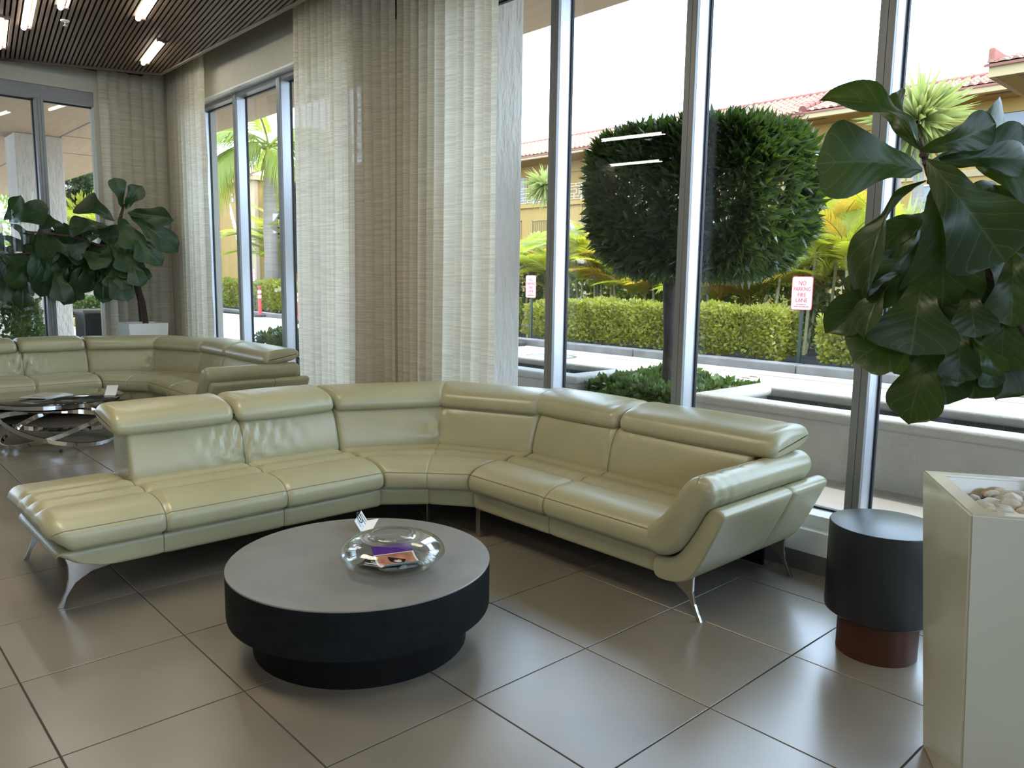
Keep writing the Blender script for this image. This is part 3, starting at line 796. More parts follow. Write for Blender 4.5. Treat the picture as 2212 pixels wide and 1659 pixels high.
MB().box((x0A, YB + 1.3, zs3 - 0.15), (x1A, YB + 9, ze - 0.1)).build('upper_wall', M['cream'], A)
MB().box((x0A, YB - 0.12, zs3 - 0.2), (x1A, YB + 1.4, zs3)).build('gallery_floor', M['cream'], A)
MB().box((x0A, YB - 0.55, ze - 0.28), (x1A, YB + 1.4, ze - 0.2)).build('eave_soffit', M['cream'], A)
MB().box((x0A, YB - 0.62, ze - 0.26), (x1A, YB - 0.55, ze - 0.06)).build('fascia', M['cream_pale'], A)
MB().box((x0A, YB + 1.22, ze - 0.85), (x1A, YB + 1.3, ze - 0.2)).build('beam', M['cream'], A)
railing(A, -40.9, x1A, YB - 0.05, zs3, zr3 - zs3)
for k, xx in enumerate(np.arange(-40.0, -15, 5.6)): MB().box((xx, YB - 0.35, ze - 0.286), (xx + 0.9, YB - 0.1, ze - 0.279)).build('soffit_vent', M['black_metal'], A)
roof(A, -41, fx(1757, 193) , YB - 0.65, ze - 0.05, math.radians(24), 9, 150)
# gable end wall under the rake
yr = YB - 0.65 + 9 * 0.36 * math.cos(math.radians(24)); zr = ze - 0.05 + 9 * 0.36 * math.sin(math.radians(24)); xg = fx(1757, 193)
MB().prism([(YB - 0.5, ze - 0.2), (yr, zr - 0.08), (2 * yr - YB + 0.5, ze - 0.2)], x1A - 0.3, xg - 0.25, 'x').build('gable_wall', M['cream_pale'], A)
rk = MB()
for k in range(8):
    t0, t1 = k / 8.0, (k + 1.05) / 8.0
    p0 = (xg - 0.05, YB - 0.65 + (yr - YB + 0.65) * t0, ze + (zr - ze) * t0 + 0.07); p1 = (xg - 0.05, YB - 0.65 + (yr - YB + 0.65) * t1, ze + (zr - ze) * t1 + 0.09)
    MB().tube([p0, p1], [0.17, 0.14], 8).build('rake_tile', M['roof_red'], A)
# doors, numbers, windows of the upper gallery and the floor below
def door(root, u0, u1, v0, v1, y, glass=True):
    a = at_y(u0, v0, y); b = at_y(u1, v1, y)
    d = MB().box((a[0] - 0.12, y - 0.05, b[2]), (a[0], y, a[2] + 0.12)).box((b[0], y - 0.05, b[2]), (b[0] + 0.12, y, a[2] + 0.12)).box((a[0], y - 0.05, a[2]), (b[0], y, a[2] + 0.12)).build('door', M['cream_pale'], root)
    MB().box((a[0] + 0.02, y - 0.02, b[2]), (b[0] - 0.02, y, a[2] - 0.02)).build('door_leaf', M['shutter' if not glass else 'cream_pale'], d)
    if glass:
        MB().box((a[0] + 0.14, y - 0.03, b[2] + 0.3), (b[0] - 0.10, y - 0.02, a[2] - 0.12)).build('pane', M['window_dark'], d)
        for k in range(9):
            zz = b[2] + 0.34 + k * (a[2] - b[2] - 0.5) / 9
            MB().box((a[0] + 0.14, y - 0.04, zz), (b[0] - 0.10, y - 0.03, zz + 0.03)).build('louvre', M['cream_pale'], d)
door(A, 1264, 1290, 352, 437, YB + 1.3)
for u in (1118, 1146): door(A, u, u + 18, 372, 448, YB + 1.3)
# ground/second level: grilles and shutters
def grille(u0, u1, v0, v1, n):
    a = at_y(u0, v0, YB); b = at_y(u1, v1, YB)
    f = MB().box((a[0], YB - 0.05, b[2]), (a[0] + 0.05, YB, a[2])).box((b[0] - 0.05, YB - 0.05, b[2]), (b[0], YB, a[2])).box((a[0], YB - 0.05, b[2]), (b[0], YB, b[2] + 0.05)).box((a[0], YB - 0.05, a[2] - 0.05), (b[0], YB, a[2])).build('grille_frame', M['shutter'], A)
    for k in range(n):
        x = a[0] + 0.05 + (b[0] - a[0] - 0.1) * (k + 0.5) / n
        MB().box((x - 0.015, YB - 0.04, b[2] + 0.05), (x + 0.015, YB - 0.01, a[2] - 0.05)).build('bar', M['shutter'], f)
grille(1150, 1184, 476, 508, 8); grille(1112, 1126, 478, 540, 4); grille(1258, 1290, 466, 545, 5)
MB().box((fx(1256, 450), YB - 0.06, 3.2), (fx(1256, 450) + 0.05, YB, 5.4)).build('downpipe', M['cream_pale'], A)
zf = fz(1200, 523); railing(A, -40.9, x1A, YB - 0.8, zf - 0.95, 0.95)
MB().box((-40.9, YB - 0.9, zf - 1.15), (x1A, YB, zf - 0.97)).build('lower_gallery_floor', M['cream'], A)
for (u, v, yy) in ((1257, 361, YB + 1.28), (1255, 481, YB - 0.02)):
    p = at_y(u, v, yy)
    text('number', '3', M['number'], Matrix.Translation(p) @ Matrix.Rotation(PI / 2, 4, 'X'), 0.34, A, 0.01)
# left end bay with its stair tower, seen through the narrow windows
for u0, u1, v0, v1, yb in ((452, 466, 350, 560, YB - 0.5),):
    pass
q0 = at_y(545, 400, YB); q1 = at_y(600, 400, YB)

Bd = thing('apartment_wing', 'cream apartment wing with a low tiled roof, right of the clipped tree', 'building', (-9, YB, 0.15))
x0B, x1B = x1A + 0.02, -5.2
MB().box((x0B, YB + 0.9, 0.15), (x1B, YB + 9, ze - 0.2)).build('wall', M['cream'], Bd)
MB().box((x0B, YB - 0.5, ze - 0.28), (x1B, YB + 0.92, ze - 0.2)).build('eave_soffit', M['cream'], Bd)
MB().box((x0B, YB - 0.58, ze - 0.26), (x1B, YB - 0.5, ze - 0.02)).build('fascia', M['cream_pale'], Bd)
MB().box((x0B, YB + 0.80, ze - 0.75), (x1B, YB + 0.9, ze - 0.28)).build('beam', M['cream'], Bd)
MB().box((x0B, YB + 0.84, 5.35), (x1B, YB + 0.9, 5.6)).build('floor_band', M['cream_pale'], Bd)
for u in (1740, 1950, 2120):
    p = at_y(u, 268, YB - 0.3); MB().box((p[0], YB - 0.3, ze - 0.286), (p[0] + 0.8, YB - 0.12, ze - 0.279)).build('soffit_vent', M['black_metal'], Bd)
roof(Bd, x0B + 0.4, -5.4, YB - 0.62, ze + 0.02, math.radians(20), 5, 150)
a = at_y(1822, 464, YB + 0.86); b = at_y(1860, 492, YB + 0.86)
window(Bd, a[0], b[0], b[2], a[2], YB + 0.88, 2)
a = at_y(2152, 236, YB + 0.86); window(Bd, a[0], a[0] + 2.2, a[2] - 1.3, a[2], YB + 0.88, 2)
a = at_y(1990, 400, YB + 0.86); window(Bd, a[0], a[0] + 1.5, a[2] - 1.3, a[2], YB + 0.88, 2)
# nearer wing at the top right with its wide eave
YC = 22.0
c0 = at_y(2136, 148, YC)
Cd = thing('gabled_wing', 'nearest cream wing at the top right, wide boxed eave under terracotta tiles', 'building', (c0[0] + 3, YC + 3, 0.15))
zc = c0[2]
MB().box((c0[0] + 1.6, YC + 1.6, 0.15), (c0[0] + 12, YC + 9, zc - 0.1)).build('wall', M['cream'], Cd)
MB().box((c0[0] + 0.12, YC + 0.12, zc - 0.22), (c0[0] + 12, YC + 9, zc - 0.12)).build('eave_soffit', M['cream'], Cd)
MB().box((c0[0], YC, zc - 0.24), (c0[0] + 12, YC + 0.12, zc + 0.12)).box((c0[0], YC + 0.12, zc - 0.24), (c0[0] + 0.12, YC + 9, zc + 0.12)).build('fascia', M['cream_pale'], Cd)
p = at_z(2200, 163, zc - 0.225); MB().box((p[0], p[1], zc - 0.228), (p[0] + 0.5, p[1] + 0.5, zc - 0.222)).build('soffit_vent', M['black_metal'], Cd)
roof(Cd, c0[0] - 0.1, c0[0] + 3.2, YC - 0.1, zc + 0.12, math.radians(16), 4, 44, ridge=False)
MB().box((c0[0] - 0.02, YC - 0.1, zc + 0.12), (c0[0] + 0.14, YC + 1.4, zc + 0.52)).build('rake_edge', M['roof_red'], Cd, bevel=0.05)

# building beyond the royal palm, seen through the narrow windows on the left
YD = 24.0
Dd = thing('corner_block', 'cream corner block with tiled roof behind the royal palm', 'building', (at_y(540, 400, YD)[0], YD, 0.15))
xa, xb = at_y(440, 400, YD)[0], at_y(556, 400, YD)[0]
zt = at_y(520, 395, YD)[2]
MB().box((xa, YD, 0.15), (xb, YD + 8, zt)).build('wall', M['cream'], Dd)
MB().box((xa, YD - 0.15, 0.15), (at_y(472, 400, YD)[0], YD, zt)).build('pilaster', M['cream_pale'], Dd)
MB().box((at_y(545, 400, YD)[0], YD - 0.3, 0.15), (at_y(557, 400, YD)[0], YD, zt)).build('corner_pier', M['cream_pale'], Dd)
zz = at_y(540, 382, YD)[2]
MB().box((xa, YD - 0.75, zt - 0.05), (xb + 0.3, YD + 8, zt + 0.3)).build('fascia', M['cream_pale'], Dd)
roof(Dd, xb - 17, xb + 0.4, YD - 0.8, zt + 0.3, math.radians(24), 10, 60)
a = at_y(502, 423, YD)
MB().box((a[0] - 0.2, YD - 0.05, a[2]), (a[0] + 0.3, YD, a[2] + 0.15)).build('plaque', M['window_dark'], Dd)
MB().box((a[0] - 0.1, YD - 0.05, a[2] - 0.5), (a[0] + 0.3, YD, a[2] - 0.2)).build('lamp', M['window_dark'], Dd)
# stair with white railing
st = MB(); s0 = at_y(497, 440, YD - 0.6); s1 = at_y(515, 510, YD - 0.6)
for k in range(9):
    t = k / 8; x = s0[0] + (s1[0] - s0[0]) * t; z = s0[2] + (s1[2] - s0[2]) * t
    st.box((x - 0.03, YD - 0.63, z - 0.9), (x + 0.03, YD - 0.57, z + 0.05))
st.tube([s0, s1], 0.05, 6); st.build('stair_railing', M['white_metal'], Dd)
# gallery of the long building left of the royal palm trunk
for v0, v1 in ((410, 452), (490, 540)):
    a = at_y(556, v1, YD + 1.2); b = at_y(640, v0, YD + 1.2)
    railing(Dd, a[0], b[0] + 3, YD + 1.2, a[2], b[2] - a[2], bar=0.035, step=1.4)
    MB().box((a[0], YD + 1.1, a[2] - 0.25), (b[0] + 3, YD + 3, a[2])).build('gallery_floor', M['cream_pale'], Dd)
    w0 = at_y(578, v0 - 10, YD + 2.9); window(Dd, w0[0], w0[0] + 1.3, a[2] + 0.3, b[2] + 0.5, YD + 2.95, 2)
MB().box((xb, YD + 3, 0.15), (xb + 20, YD + 8, zt + 0.2)).build('rear_wall', M['cream'], Dd)
MB().box((xb, YD + 0.8, zt - 0.1), (xb + 20, YD + 3.1, zt + 0.1)).build('rear_eave', M['cream_pale'], Dd)
# pale block far behind, a strip of windows under the canopy
p = at_d(186, 363, 60); q = at_d(222, 382, 60)
F_ = thing('distant_block', 'distant pale block with a strip of windows above the far trees', 'building', (p[0], p[1] + 2, 0.15))
ex = np.array([0.68, 0.73]); fb = MB()
w2 = 6.2
MB().box((p[0] - 1, p[1], 0.15), (p[0] + w2, p[1] + 2, p[2] + 0.4)).build('wall', M['stucco_smooth'], F_)
for k in range(6): window(F_, p[0] + k * 0.95, p[0] + k * 0.95 + 0.85, q[2], p[2], p[1] - 0.02, 1)

# price board behind the palms
a = at_y(1398, 612, 13.5); b = at_y(1446, 648, 13.5)
G = thing('price_board', 'orange and white board behind the palms, beside the clipped tree trunk', 'sign', ((a[0] + b[0]) / 2, 13.5, 0.17))
xa = at_y(1318, 600, 13.5)[0]
MB().box((xa, 13.5, b[2] - 0.05), (b[0] + 1.6, 13.56, a[2] + 0.35)).build('board', M['paper'], G)
MB().box((xa + 0.1, 13.47, a[2] - 0.02), (b[0] + 1.5, 13.5, a[2] + 0.26)).build('upper_panel', M['banner_orange'], G)
MB().box((xa + 0.1, 13.47, b[2] + 0.03), (b[0] + 1.5, 13.5, a[2] - 0.2)).build('lower_panel', M['banner_orange'], G)
MB().box((xa + 0.3, 13.5, 0.17), (xa + 0.38, 13.55, b[2])).box((b[0] + 1.2, 13.5, 0.17), (b[0] + 1.28, 13.55, b[2])).build('post', M['white_metal'], G)
p = at_y(1427, 640, 13.46)
text('price', '4.50', M['number'], Matrix.Translation(p) @ Matrix.Rotation(PI / 2, 4, 'X'), 0.42, G, 0.006)

# ---------------------------------------------------------------- left side, seen past the left glazed wall
c = at_d(216, 720, 10.6)
r = thing('litter_bin', 'black square litter bin with a pale lid outside the left glass wall', 'bin', (c[0], c[1], ZG))
hb = at_d(216, 668, 10.6)[2]
bx, by = c[0], c[1]
MB().box((bx - 0.24, by - 0.24, ZG), (bx + 0.24, by + 0.24, hb - 0.04)).build('body', M['black_metal'], r, bevel=0.01)
MB().box((bx - 0.26, by - 0.26, hb - 0.04), (bx + 0.26, by + 0.26, hb)).build('lid', M['bin_top'], r, bevel=0.012)
MB().box((bx + 0.24, by - 0.15, hb - 0.36), (bx + 0.246, by + 0.15, hb - 0.12)).build('opening', M['pool_tile'], r)
MB().box((bx + 0.24, by - 0.12, hb - 0.47), (bx + 0.25, by + 0.12, hb - 0.445)).build('label_strip', M['white_band'], r)
for k in range(7): MB().box((bx + 0.24, by - 0.17, ZG + 0.08 + k * 0.035), (bx + 0.248, by + 0.17, ZG + 0.092 + k * 0.035)).build('louvre', M['pool_tile'], r)
yc = thing('yellow_kerb', 'yellow painted kerb edging the drive on the left', 'kerb', tuple(at_z(190, 710, ZG)))
k0, k1 = at_z(150, 703, ZG), at_z(240, 714, ZG)
dv = (k1 - k0) / np.linalg.norm(k1 - k0); nv = np.array([-dv[1], dv[0], 0])
MB().prism([tuple((k0 - dv * 2)[:2]), tuple((k1 + dv * 3)[:2]), tuple((k1 + dv * 3 + nv * 0.5)[:2]), tuple((k0 - dv * 2 + nv * 0.5)[:2])], ZG, ZG + 0.2).build('kerb', M['yellow_curb'], yc, bevel=0.02)
# parked car, its tail to the room
cc = at_z(150, 664, ZG); ddir = np.array([cc[0] - CAM_P[0], cc[1] - CAM_P[1]]); ddir /= np.linalg.norm(ddir)
car = thing('parked_car', 'dark grey hatchback car parked beyond the hedge, tail lamp lit red', 'car', (cc[0], cc[1], ZG))
MC = Matrix.Translation((cc[0], cc[1], ZG)) @ Matrix.Rotation(math.atan2(ddir[1], ddir[0]) - 0.30, 4, 'Z')
def loft(name, secs, m, smooth=True):
    V = []; F = []
    n = len(secs[0][1])
    for x, pr in secs:
        for (y, z) in pr: V.append(tuple(MC @ Vector((x, y, z))))
    for i in range(len(secs) - 1):
        for k in range(n): F.append((i * n + k, i * n + (k + 1) % n, (i + 1) * n + (k + 1) % n, (i + 1) * n + k))
    F.append(tuple(range(n - 1, -1, -1))); F.append(tuple((len(secs) - 1) * n + k for k in range(n)))
    o = obj(name, V, F, M[m], car, smooth)
    if smooth: o.data.set_sharp_from_angle(angle=math.radians(35))
    return o
def cs(hw, z0, z1, tw, r=0.1): return [(-hw + r, z0), (hw - r, z0), (hw, z0 + r), (hw, z0 + (z1 - z0) * 0.55), (tw, z1 - r * 0.5), (tw - r, z1), (-tw + r, z1), (-tw, z1 - r * 0.5), (-hw, z0 + (z1 - z0) * 0.55), (-hw, z0 + r)]
loft('body', [(0.0, cs(0.84, 0.38, 0.95, 0.80)), (0.12, cs(0.92, 0.28, 1.05, 0.86)), (0.8, cs(0.94, 0.24, 1.08, 0.88)), (3.4, cs(0.94, 0.24, 1.02, 0.88)), (4.3, cs(0.9, 0.28, 0.9, 0.82)), (4.5, cs(0.8, 0.4, 0.75, 0.7))], 'car_paint')
loft('cabin', [(0.16, cs(0.83, 0.98, 1.06, 0.80, 0.03)), (0.62, cs(0.80, 0.98, 1.55, 0.62, 0.06)), (1.6, cs(0.82, 0.98, 1.62, 0.64, 0.06)), (2.6, cs(0.82, 0.98, 1.56, 0.62, 0.06)), (3.3, cs(0.82, 0.98, 1.02, 0.78, 0.02))], 'car_paint')
def cb_(name, a, b, m):
    mb = MB().box(a, b); mb.V = [tuple(MC @ Vector(v)) for v in mb.V]; return mb.build(name, M[m], car)
V = [tuple(MC @ Vector(p)) for p in ((0.13, -0.70, 1.06), (0.13, 0.70, 1.06), (0.53, 0.56, 1.50), (0.53, -0.56, 1.50), (0.17, -0.70, 1.04), (0.17, 0.70, 1.04), (0.57, 0.56, 1.48), (0.57, -0.56, 1.48))]
obj('rear_window', V, [(0, 3, 2, 1), (4, 5, 6, 7), (0, 1, 5, 4), (2, 3, 7, 6), (1, 2, 6, 5), (3, 0, 4, 7)], M['car_glass'], car)
for s in (-1, 1):
    cb_('tail_lamp', (-0.01 if s > 0 else -0.01, min(s * 0.45, s * 0.90), 0.80), (0.22, max(s * 0.45, s * 0.90), 0.93), 'car_light')
    cb_('reflector', (0.0, min(s * 0.6, s * 0.84), 0.42), (0.1, max(s * 0.6, s * 0.84), 0.48), 'car_light')
cb_('number_plate', (-0.02, -0.26, 0.70), (0.02, 0.26, 0.83), 'sign_white')
cb_('trim_strip', (-0.012, -0.8, 0.94), (0.1, 0.8, 0.98), 'chrome')
cb_('bumper', (-0.06, -0.84, 0.36), (0.2, 0.84, 0.60), 'bin_top')
for x in (0.85, 3.6):
    for s in (-0.86, 0.86):
        mb = MB().lathe([(0.18, -0.1), (0.31, -0.1), (0.33, -0.06), (0.33, 0.06), (0.31, 0.1), (0.18, 0.1)], (0, 0, 0), 20)
        Mx = MC @ Matrix.Translation((x, s, 0.33)) @ Matrix.Rotation(PI / 2, 4, 'X')
        mb.V = [tuple(Mx @ Vector(v)) for v in mb.V]; mb.build('wheel', M['rubber'], car)

# ================================================================ PLANTING
def leaf_field(name, P, D, size, m, parent, seed, aspect=0.5, jit=0.35):
    """diamond leaves: P positions, D outward directions"""
    R = np.random.default_rng(seed); n = len(P)
    D = D + R.normal(0, jit, (n, 3)); D /= np.linalg.norm(D, axis=1)[:, None]
    X = np.cross(D, R.normal(0, 1, (n, 3))); X /= np.linalg.norm(X, axis=1)[:, None]
    Nn = np.cross(D, X)
    s = size * R.uniform(0.7, 1.3, n)[:, None]
    V = np.empty((n, 4, 3))
    V[:, 0] = P; V[:, 1] = P + D * s * 0.5 + X * s * aspect * 0.5 + Nn * s * 0.06
    V[:, 2] = P + D * s; V[:, 3] = P + D * s * 0.5 - X * s * aspect * 0.5 + Nn * s * 0.06
    V = V.reshape(-1, 3) - origin_of(parent)
    me = bpy.data.meshes.new(name)
    me.vertices.add(4 * n); me.vertices.foreach_set('co', V.ravel())
    me.loops.add(4 * n); me.loops.foreach_set('vertex_index', np.arange(4 * n, dtype=np.int32))
    me.polygons.add(n); me.polygons.foreach_set('loop_start', np.arange(0, 4 * n, 4, dtype=np.int32))
    me.materials.append(m); me.update(calc_edges=True); me.validate()
    o = link(name, me, parent); o['kind'] = 'stuff'
    ORG[o.name] = origin_of(parent)
    return o
def box_samples(R, a, b, n, depth=0.12, lump=0.04, bottom=False):
    a = np.array(a); b = np.array(b); s = b - a
    ar = [s[1] * s[2], s[1] * s[2], s[0] * s[2], s[0] * s[2], s[0] * s[1], s[0] * s[1] * (1 if bottom else 0)]
    f = R.choice(6, n, p=np.array(ar) / sum(ar)); P = a + s * R.random((n, 3)); D = np.zeros((n, 3))
    for k, (ax, sg) in enumerate(((0, -1), (0, 1), (1, -1), (1, 1), (2, 1), (2, -1))):
        m = f == k
        P[m, ax] = (a[ax] if sg < 0 else b[ax]); D[m, ax] = sg
    lumpv = lump * (np.sin(P[:, [0]] * 7 + P[:, [2]] * 5) + np.sin(P[:, [1]] * 6 - P[:, [0]] * 4))
    P = P + D * (lumpv - R.exponential(depth * 0.5, (n, 1)))
    D[:, 2] += 0.45
    return P, D / np.linalg.norm(D, axis=1)[:, None]
def hedge(label, a, b, n, size, m, seed, stems=8, cat='hedge', name='clipped_hedge', group=None):
    R = np.random.default_rng(seed); rr = random.Random(seed)
    r = thing(name, label, cat, ((a[0] + b[0]) / 2, (a[1] + b[1]) / 2, a[2]), group)
    P, D = box_samples(R, (a[0], a[1], a[2] + 0.10), b, n)
    leaf_field('foliage', P, D, size, M[m], r, seed, 0.6, 0.6)
    for k in range(stems):
        x, y = rr.uniform(a[0] + 0.1, b[0] - 0.1), rr.uniform(a[1] + 0.08, (a[1] + b[1]) / 2)
        MB().tube([(x, y, a[2]), (x + rr.uniform(-.05, .05), y, a[2] + 0.3), (x + rr.uniform(-.1, .1), y, b[2] - 0.15)], [0.018, 0.014, 0.008], 6).build('stem', M['twig'], r)
    return r
hedge('long yellow-green clipped hedge along the kerb, left of the fire lane sign', (-8.55, 9.42, 0.17), (-3.75, 10.15, 1.06), 14500, 0.085, 'hedge', 11, 16)
hedge('yellow-green clipped hedge right of the fire lane sign', (-3.05, 9.42, 0.17), (2.6, 10.1, 1.0), 14000, 0.085, 'hedge', 12, 18)
hedge('clipped hedge on the far left of the drive, seen through the narrow windows', (-34.0, 10.2, 0.17), (-19.8, 11.2, 1.25), 16000, 0.13, 'hedge', 13, 10)
hedge('loose clipped hedge at the royal palm beside the red posts', (-19.5, 9.7, 0.17), (-11.0, 10.5, 1.05), 14000, 0.11, 'hedge', 14, 10)
hedge('small leafy bush at the foot of the sign beside the stucco column', (-9.85, 9.55, 0.17), (-9.05, 10.0, 0.95), 1100, 0.10, 'hedge', 15, 6, 'bush', 'leafy_bush')
hedge('low box hedge under the square clipped tree, between the two fountains', (-2.32, 3.22, ZG), (-1.12, 4.30, 0.56), 9000, 0.075, 'boxhedge', 16, 6)
hedge('low box hedge outside the narrow left windows', (-9.25, 3.05, ZG), (-7.7, 4.7, 0.58), 9000, 0.075, 'boxhedge', 17, 6)
q = at_z(197, 700, ZG); hedge('small square box hedge beside the litter bin', (q[0] - 1.0, q[1] - 0.45, ZG), (q[0] + 0.1, q[1] + 0.85, 0.80), 5000, 0.10, 'boxhedge', 18, 4)
q = at_d(10, 700, 11.5); hedge('dense dark hedge at the left edge outside the glass', (q[0] - 1.4, q[1] - 1.5, ZG), (q[0] + 0.2, q[1] + 0.42, 1.08), 9000, 0.085, 'boxhedge', 19, 4)

# square-clipped trees on bare trunks
def topiary(cx, cy, x0, x1, y0, y1, z0, z1, label, seed, n=2300):
    R = np.random.default_rng(seed); rr = random.Random(seed)
    r = thing('clipped_tree', label, 'tree', (cx, cy, ZG), 'square clipped trees')
    zc = (z0 + z1) / 2
    MB().tube([(cx, cy, ZG), (cx + 0.015, cy, 0.9), (cx - 0.02, cy, z0 - 0.1), (cx + 0.03, cy, z0 + 0.35)], [0.068, 0.060, 0.062, 0.05], 12).build('trunk', M['bark'], r, smooth=True)
    for k in range(15):
        a = rr.uniform(0, 6.28); e = Vector((cx + math.cos(a) * (x1 - x0) * 0.40, cy + math.sin(a) * (y1 - y0) * 0.38, rr.uniform(z0 + 0.35, z1 - 0.15)))
        s = Vector((cx, cy, z0 - 0.05 + rr.random() * 0.4)); mid = s.lerp(e, 0.5) + Vector((rr.uniform(-.1, .1), rr.uniform(-.1, .1), 0.10))
        MB().tube([s, mid, e], [0.030, 0.019, 0.007], 6).build('branch', M['bark'], r, smooth=True)
    P, D = box_samples(R, (x0, y0, z0), (x1, y1, z1), n, 0.22, 0.035, True)
    # round the cube and pull the underside in towards the trunk
    c = np.array([(x0 + x1) / 2, (y0 + y1) / 2, zc]); h = np.array([(x1 - x0) / 2, (y1 - y0) / 2, (z1 - z0) / 2])
    q = (P - c) / h; L = (np.abs(q) ** 5).sum(1) ** (1 / 5); P = c + (P - c) / np.maximum(L, 0.85)[:, None] * 0.985
    low = np.clip((zc - P[:, 2]) / h[2], 0, 1) ** 2 * 0.22
    P[:, :2] -= (P[:, :2] - c[:2]) * low[:, None]
    Vn = (P - c) / h; Vn /= np.linalg.norm(Vn, axis=1)[:, None]; D = D * 0.6 + Vn * 0.5
    # rosettes: several lance leaves from each tip
    k = 8
    PP = np.repeat(P, k, 0) + R.normal(0, 0.012, (n * k, 3)); DD = np.repeat(D, k, 0)
    DD = DD / np.linalg.norm(DD, axis=1)[:, None] + R.normal(0, 0.80, DD.shape)
    leaf_field('foliage', PP, DD, 0.15, M['topiary'], r, seed, 0.27, 0.1)
    return r
topiary(-1.80, 3.80, -2.42, -0.64, 3.18, 4.42, 1.63, 2.82, 'square clipped tree on a bare trunk, right of the stucco column', 31)
topiary(-7.4, 3.9, -8.65, -6.2, 3.2, 4.6, 1.5, 2.85, 'square clipped tree mostly hidden by the wide curtain', 32, 1800)

# ---------------------------------------------------------------- palm fronds
def frond_mesh(name, m, n=26, length=1.0, leaflet=0.34, droop=0.45, vee=0.5, seed=0, width=0.028, hang=0.25):
    """unit frond: rachis along +y, arching up then drooping in -z; leaflets both sides"""
    R = random.Random(seed); V = []; F = []
    def rach(t): return Vector((0, length * t * (1 - 0.12 * droop * t), length * (0.25 * t - droop * t * t)))
    P = [rach(t / 10) for t in range(11)]
    tb = MB().tube(P, [0.014 * (1 - 0.085 * k) for k in range(11)], 5); V += tb.V; F += tb.F
    for i in range(n):
        t = 0.14 + 0.86 * i / (n - 1); c = rach(t); tg = (rach(min(1, t + .03)) - rach(t - .03)).normalized()
        ll = leaflet * (0.45 + 0.75 * math.sin(PI * min(1, (t - 0.1) * 0.9 + 0.18))) * R.uniform(0.85, 1.1)
        for s in (-1, 1):
            side = Vector((s, 0, 0)); up = tg.cross(side) * s
            d = (tg * (0.55 + 0.5 * t) + side * 0.9 + Vector((0, 0, vee * R.uniform(0.5, 1.0)))).normalized()
            pts = []
            for k in range(4):
                q = k / 3.0; pts.append(c + d * ll * q + Vector((0, 0, -1)) * hang * ll * q * q * 1.6)
            wv = d.cross(Vector((0, 0, 1))); wv = wv.normalized() if wv.length > 0.01 else side
            for k in range(3):
                w0, w1 = width * (0.5, 1.0, 0.7)[k] * 0.5, width * (1.0, 0.7, 0.05)[k] * 0.5
                b = len(V); V += [tuple(pts[k] - wv * w0), tuple(pts[k] + wv * w0), tuple(pts[k + 1] + wv * w1), tuple(pts[k + 1] - wv * w1)]
                F.append((b, b + 1, b + 2, b + 3))
    return mesh(name, V, F, m)
FR = {}
for key, m, kw in (('areca', 'areca', dict(droop=0.5, leaflet=0.36, n=38, width=0.020)), ('areca2', 'areca', dict(droop=0.8, leaflet=0.34, n=36, vee=0.45, width=0.020)), ('gold', 'areca_gold', dict(droop=0.7, leaflet=0.34, n=36, vee=0.5, width=0.020)),
                   ('dead', 'areca_dead', dict(droop=1.3, leaflet=0.26, n=24, vee=0.0, hang=0.7)), ('royal', 'royal', dict(droop=0.7, leaflet=0.26, n=44, vee=0.25, width=0.022, hang=0.7)), ('dark', 'darkpalm', dict(droop=0.6, leaflet=0.24, n=36, vee=0.1, width=0.018, hang=0.5))):
    FR[key] = [frond_mesh('frond', M[m], seed=s, **kw) for s in (1, 2)]
def add_frond(root, key, base, az, elev, L, R):
    me = FR[key][R.randrange(2)]
    Mx = Matrix.Translation(base) @ Matrix.Rotation(az, 4, 'Z') @ Matrix.Rotation(elev, 4, 'X') @ Matrix.Rotation(R.uniform(-.3, .3), 4, 'Y') @ Matrix.Scale(L, 4)
    return place('frond', me, root, Mx)
def areca(x, y, h, label, seed, nc=4, nf=5, L=1.25, gold=0.3, dead=0):
    R = random.Random(seed); r = thing('areca_palm', label, 'palm', (x, y, 0.17), 'areca palms behind the hedge')
    for c in range(nc):
        a = R.uniform(0, 6.28); bx, by = x + math.cos(a) * 0.28, y + math.sin(a) * 0.22
        ch = h * R.uniform(0.55, 1.0); lx, ly = bx + R.uniform(-.28, .28), by + R.uniform(-.2, .2)
        MB().tube([(bx, by, 0.17), ((bx + lx) / 2 + R.uniform(-.05, .05), (by + ly) / 2, 0.17 + ch * 0.5), (lx, ly, 0.17 + ch)], [0.034, 0.03, 0.024], 7).build('cane', M['cane'], r, smooth=True)
        for k in range(nf):
            key = 'gold' if R.random() < gold else ('areca' if R.random() < 0.6 else 'areca2')
            add_frond(r, key, (lx, ly, 0.17 + ch - 0.03), k * 6.28 / nf + R.uniform(-.5, .5), R.uniform(0.45, 1.25), L * R.uniform(0.8, 1.2), R)
    for k in range(dead):
        add_frond(r, 'dead', (x + R.uniform(-.2, .2), y - 0.3, 0.17 + h * 0.75), PI + R.uniform(-.6, .6), 0.1, L * 0.7, R)
    return r
ordn = ['first', 'second', 'third', 'fourth', 'fifth', 'sixth', 'seventh', 'eighth', 'ninth', 'tenth', 'eleventh', 'twelfth']
spots = [(-12.3, 11.5, 1.3, .05, 0), (-11.3, 11.8, 1.3, .1, 0), (-10.3, 11.5, 1.75, .25, 1), (-9.5, 11.8, 1.5, .4, 1), (-8.6, 11.5, 1.15, .55, 0), (-7.7, 11.8, 1.1, .5, 0),
         (-6.7, 11.5, 1.1, .3, 0), (-5.8, 11.8, 1.2, .4, 0), (-5.0, 11.5, 1.3, .15, 0), (-4.25, 11.8, 1.75, .35, 0), (-3.4, 11.6, 1.8, .35, 0), (-2.2, 11.6, 1.5, .3, 0)]
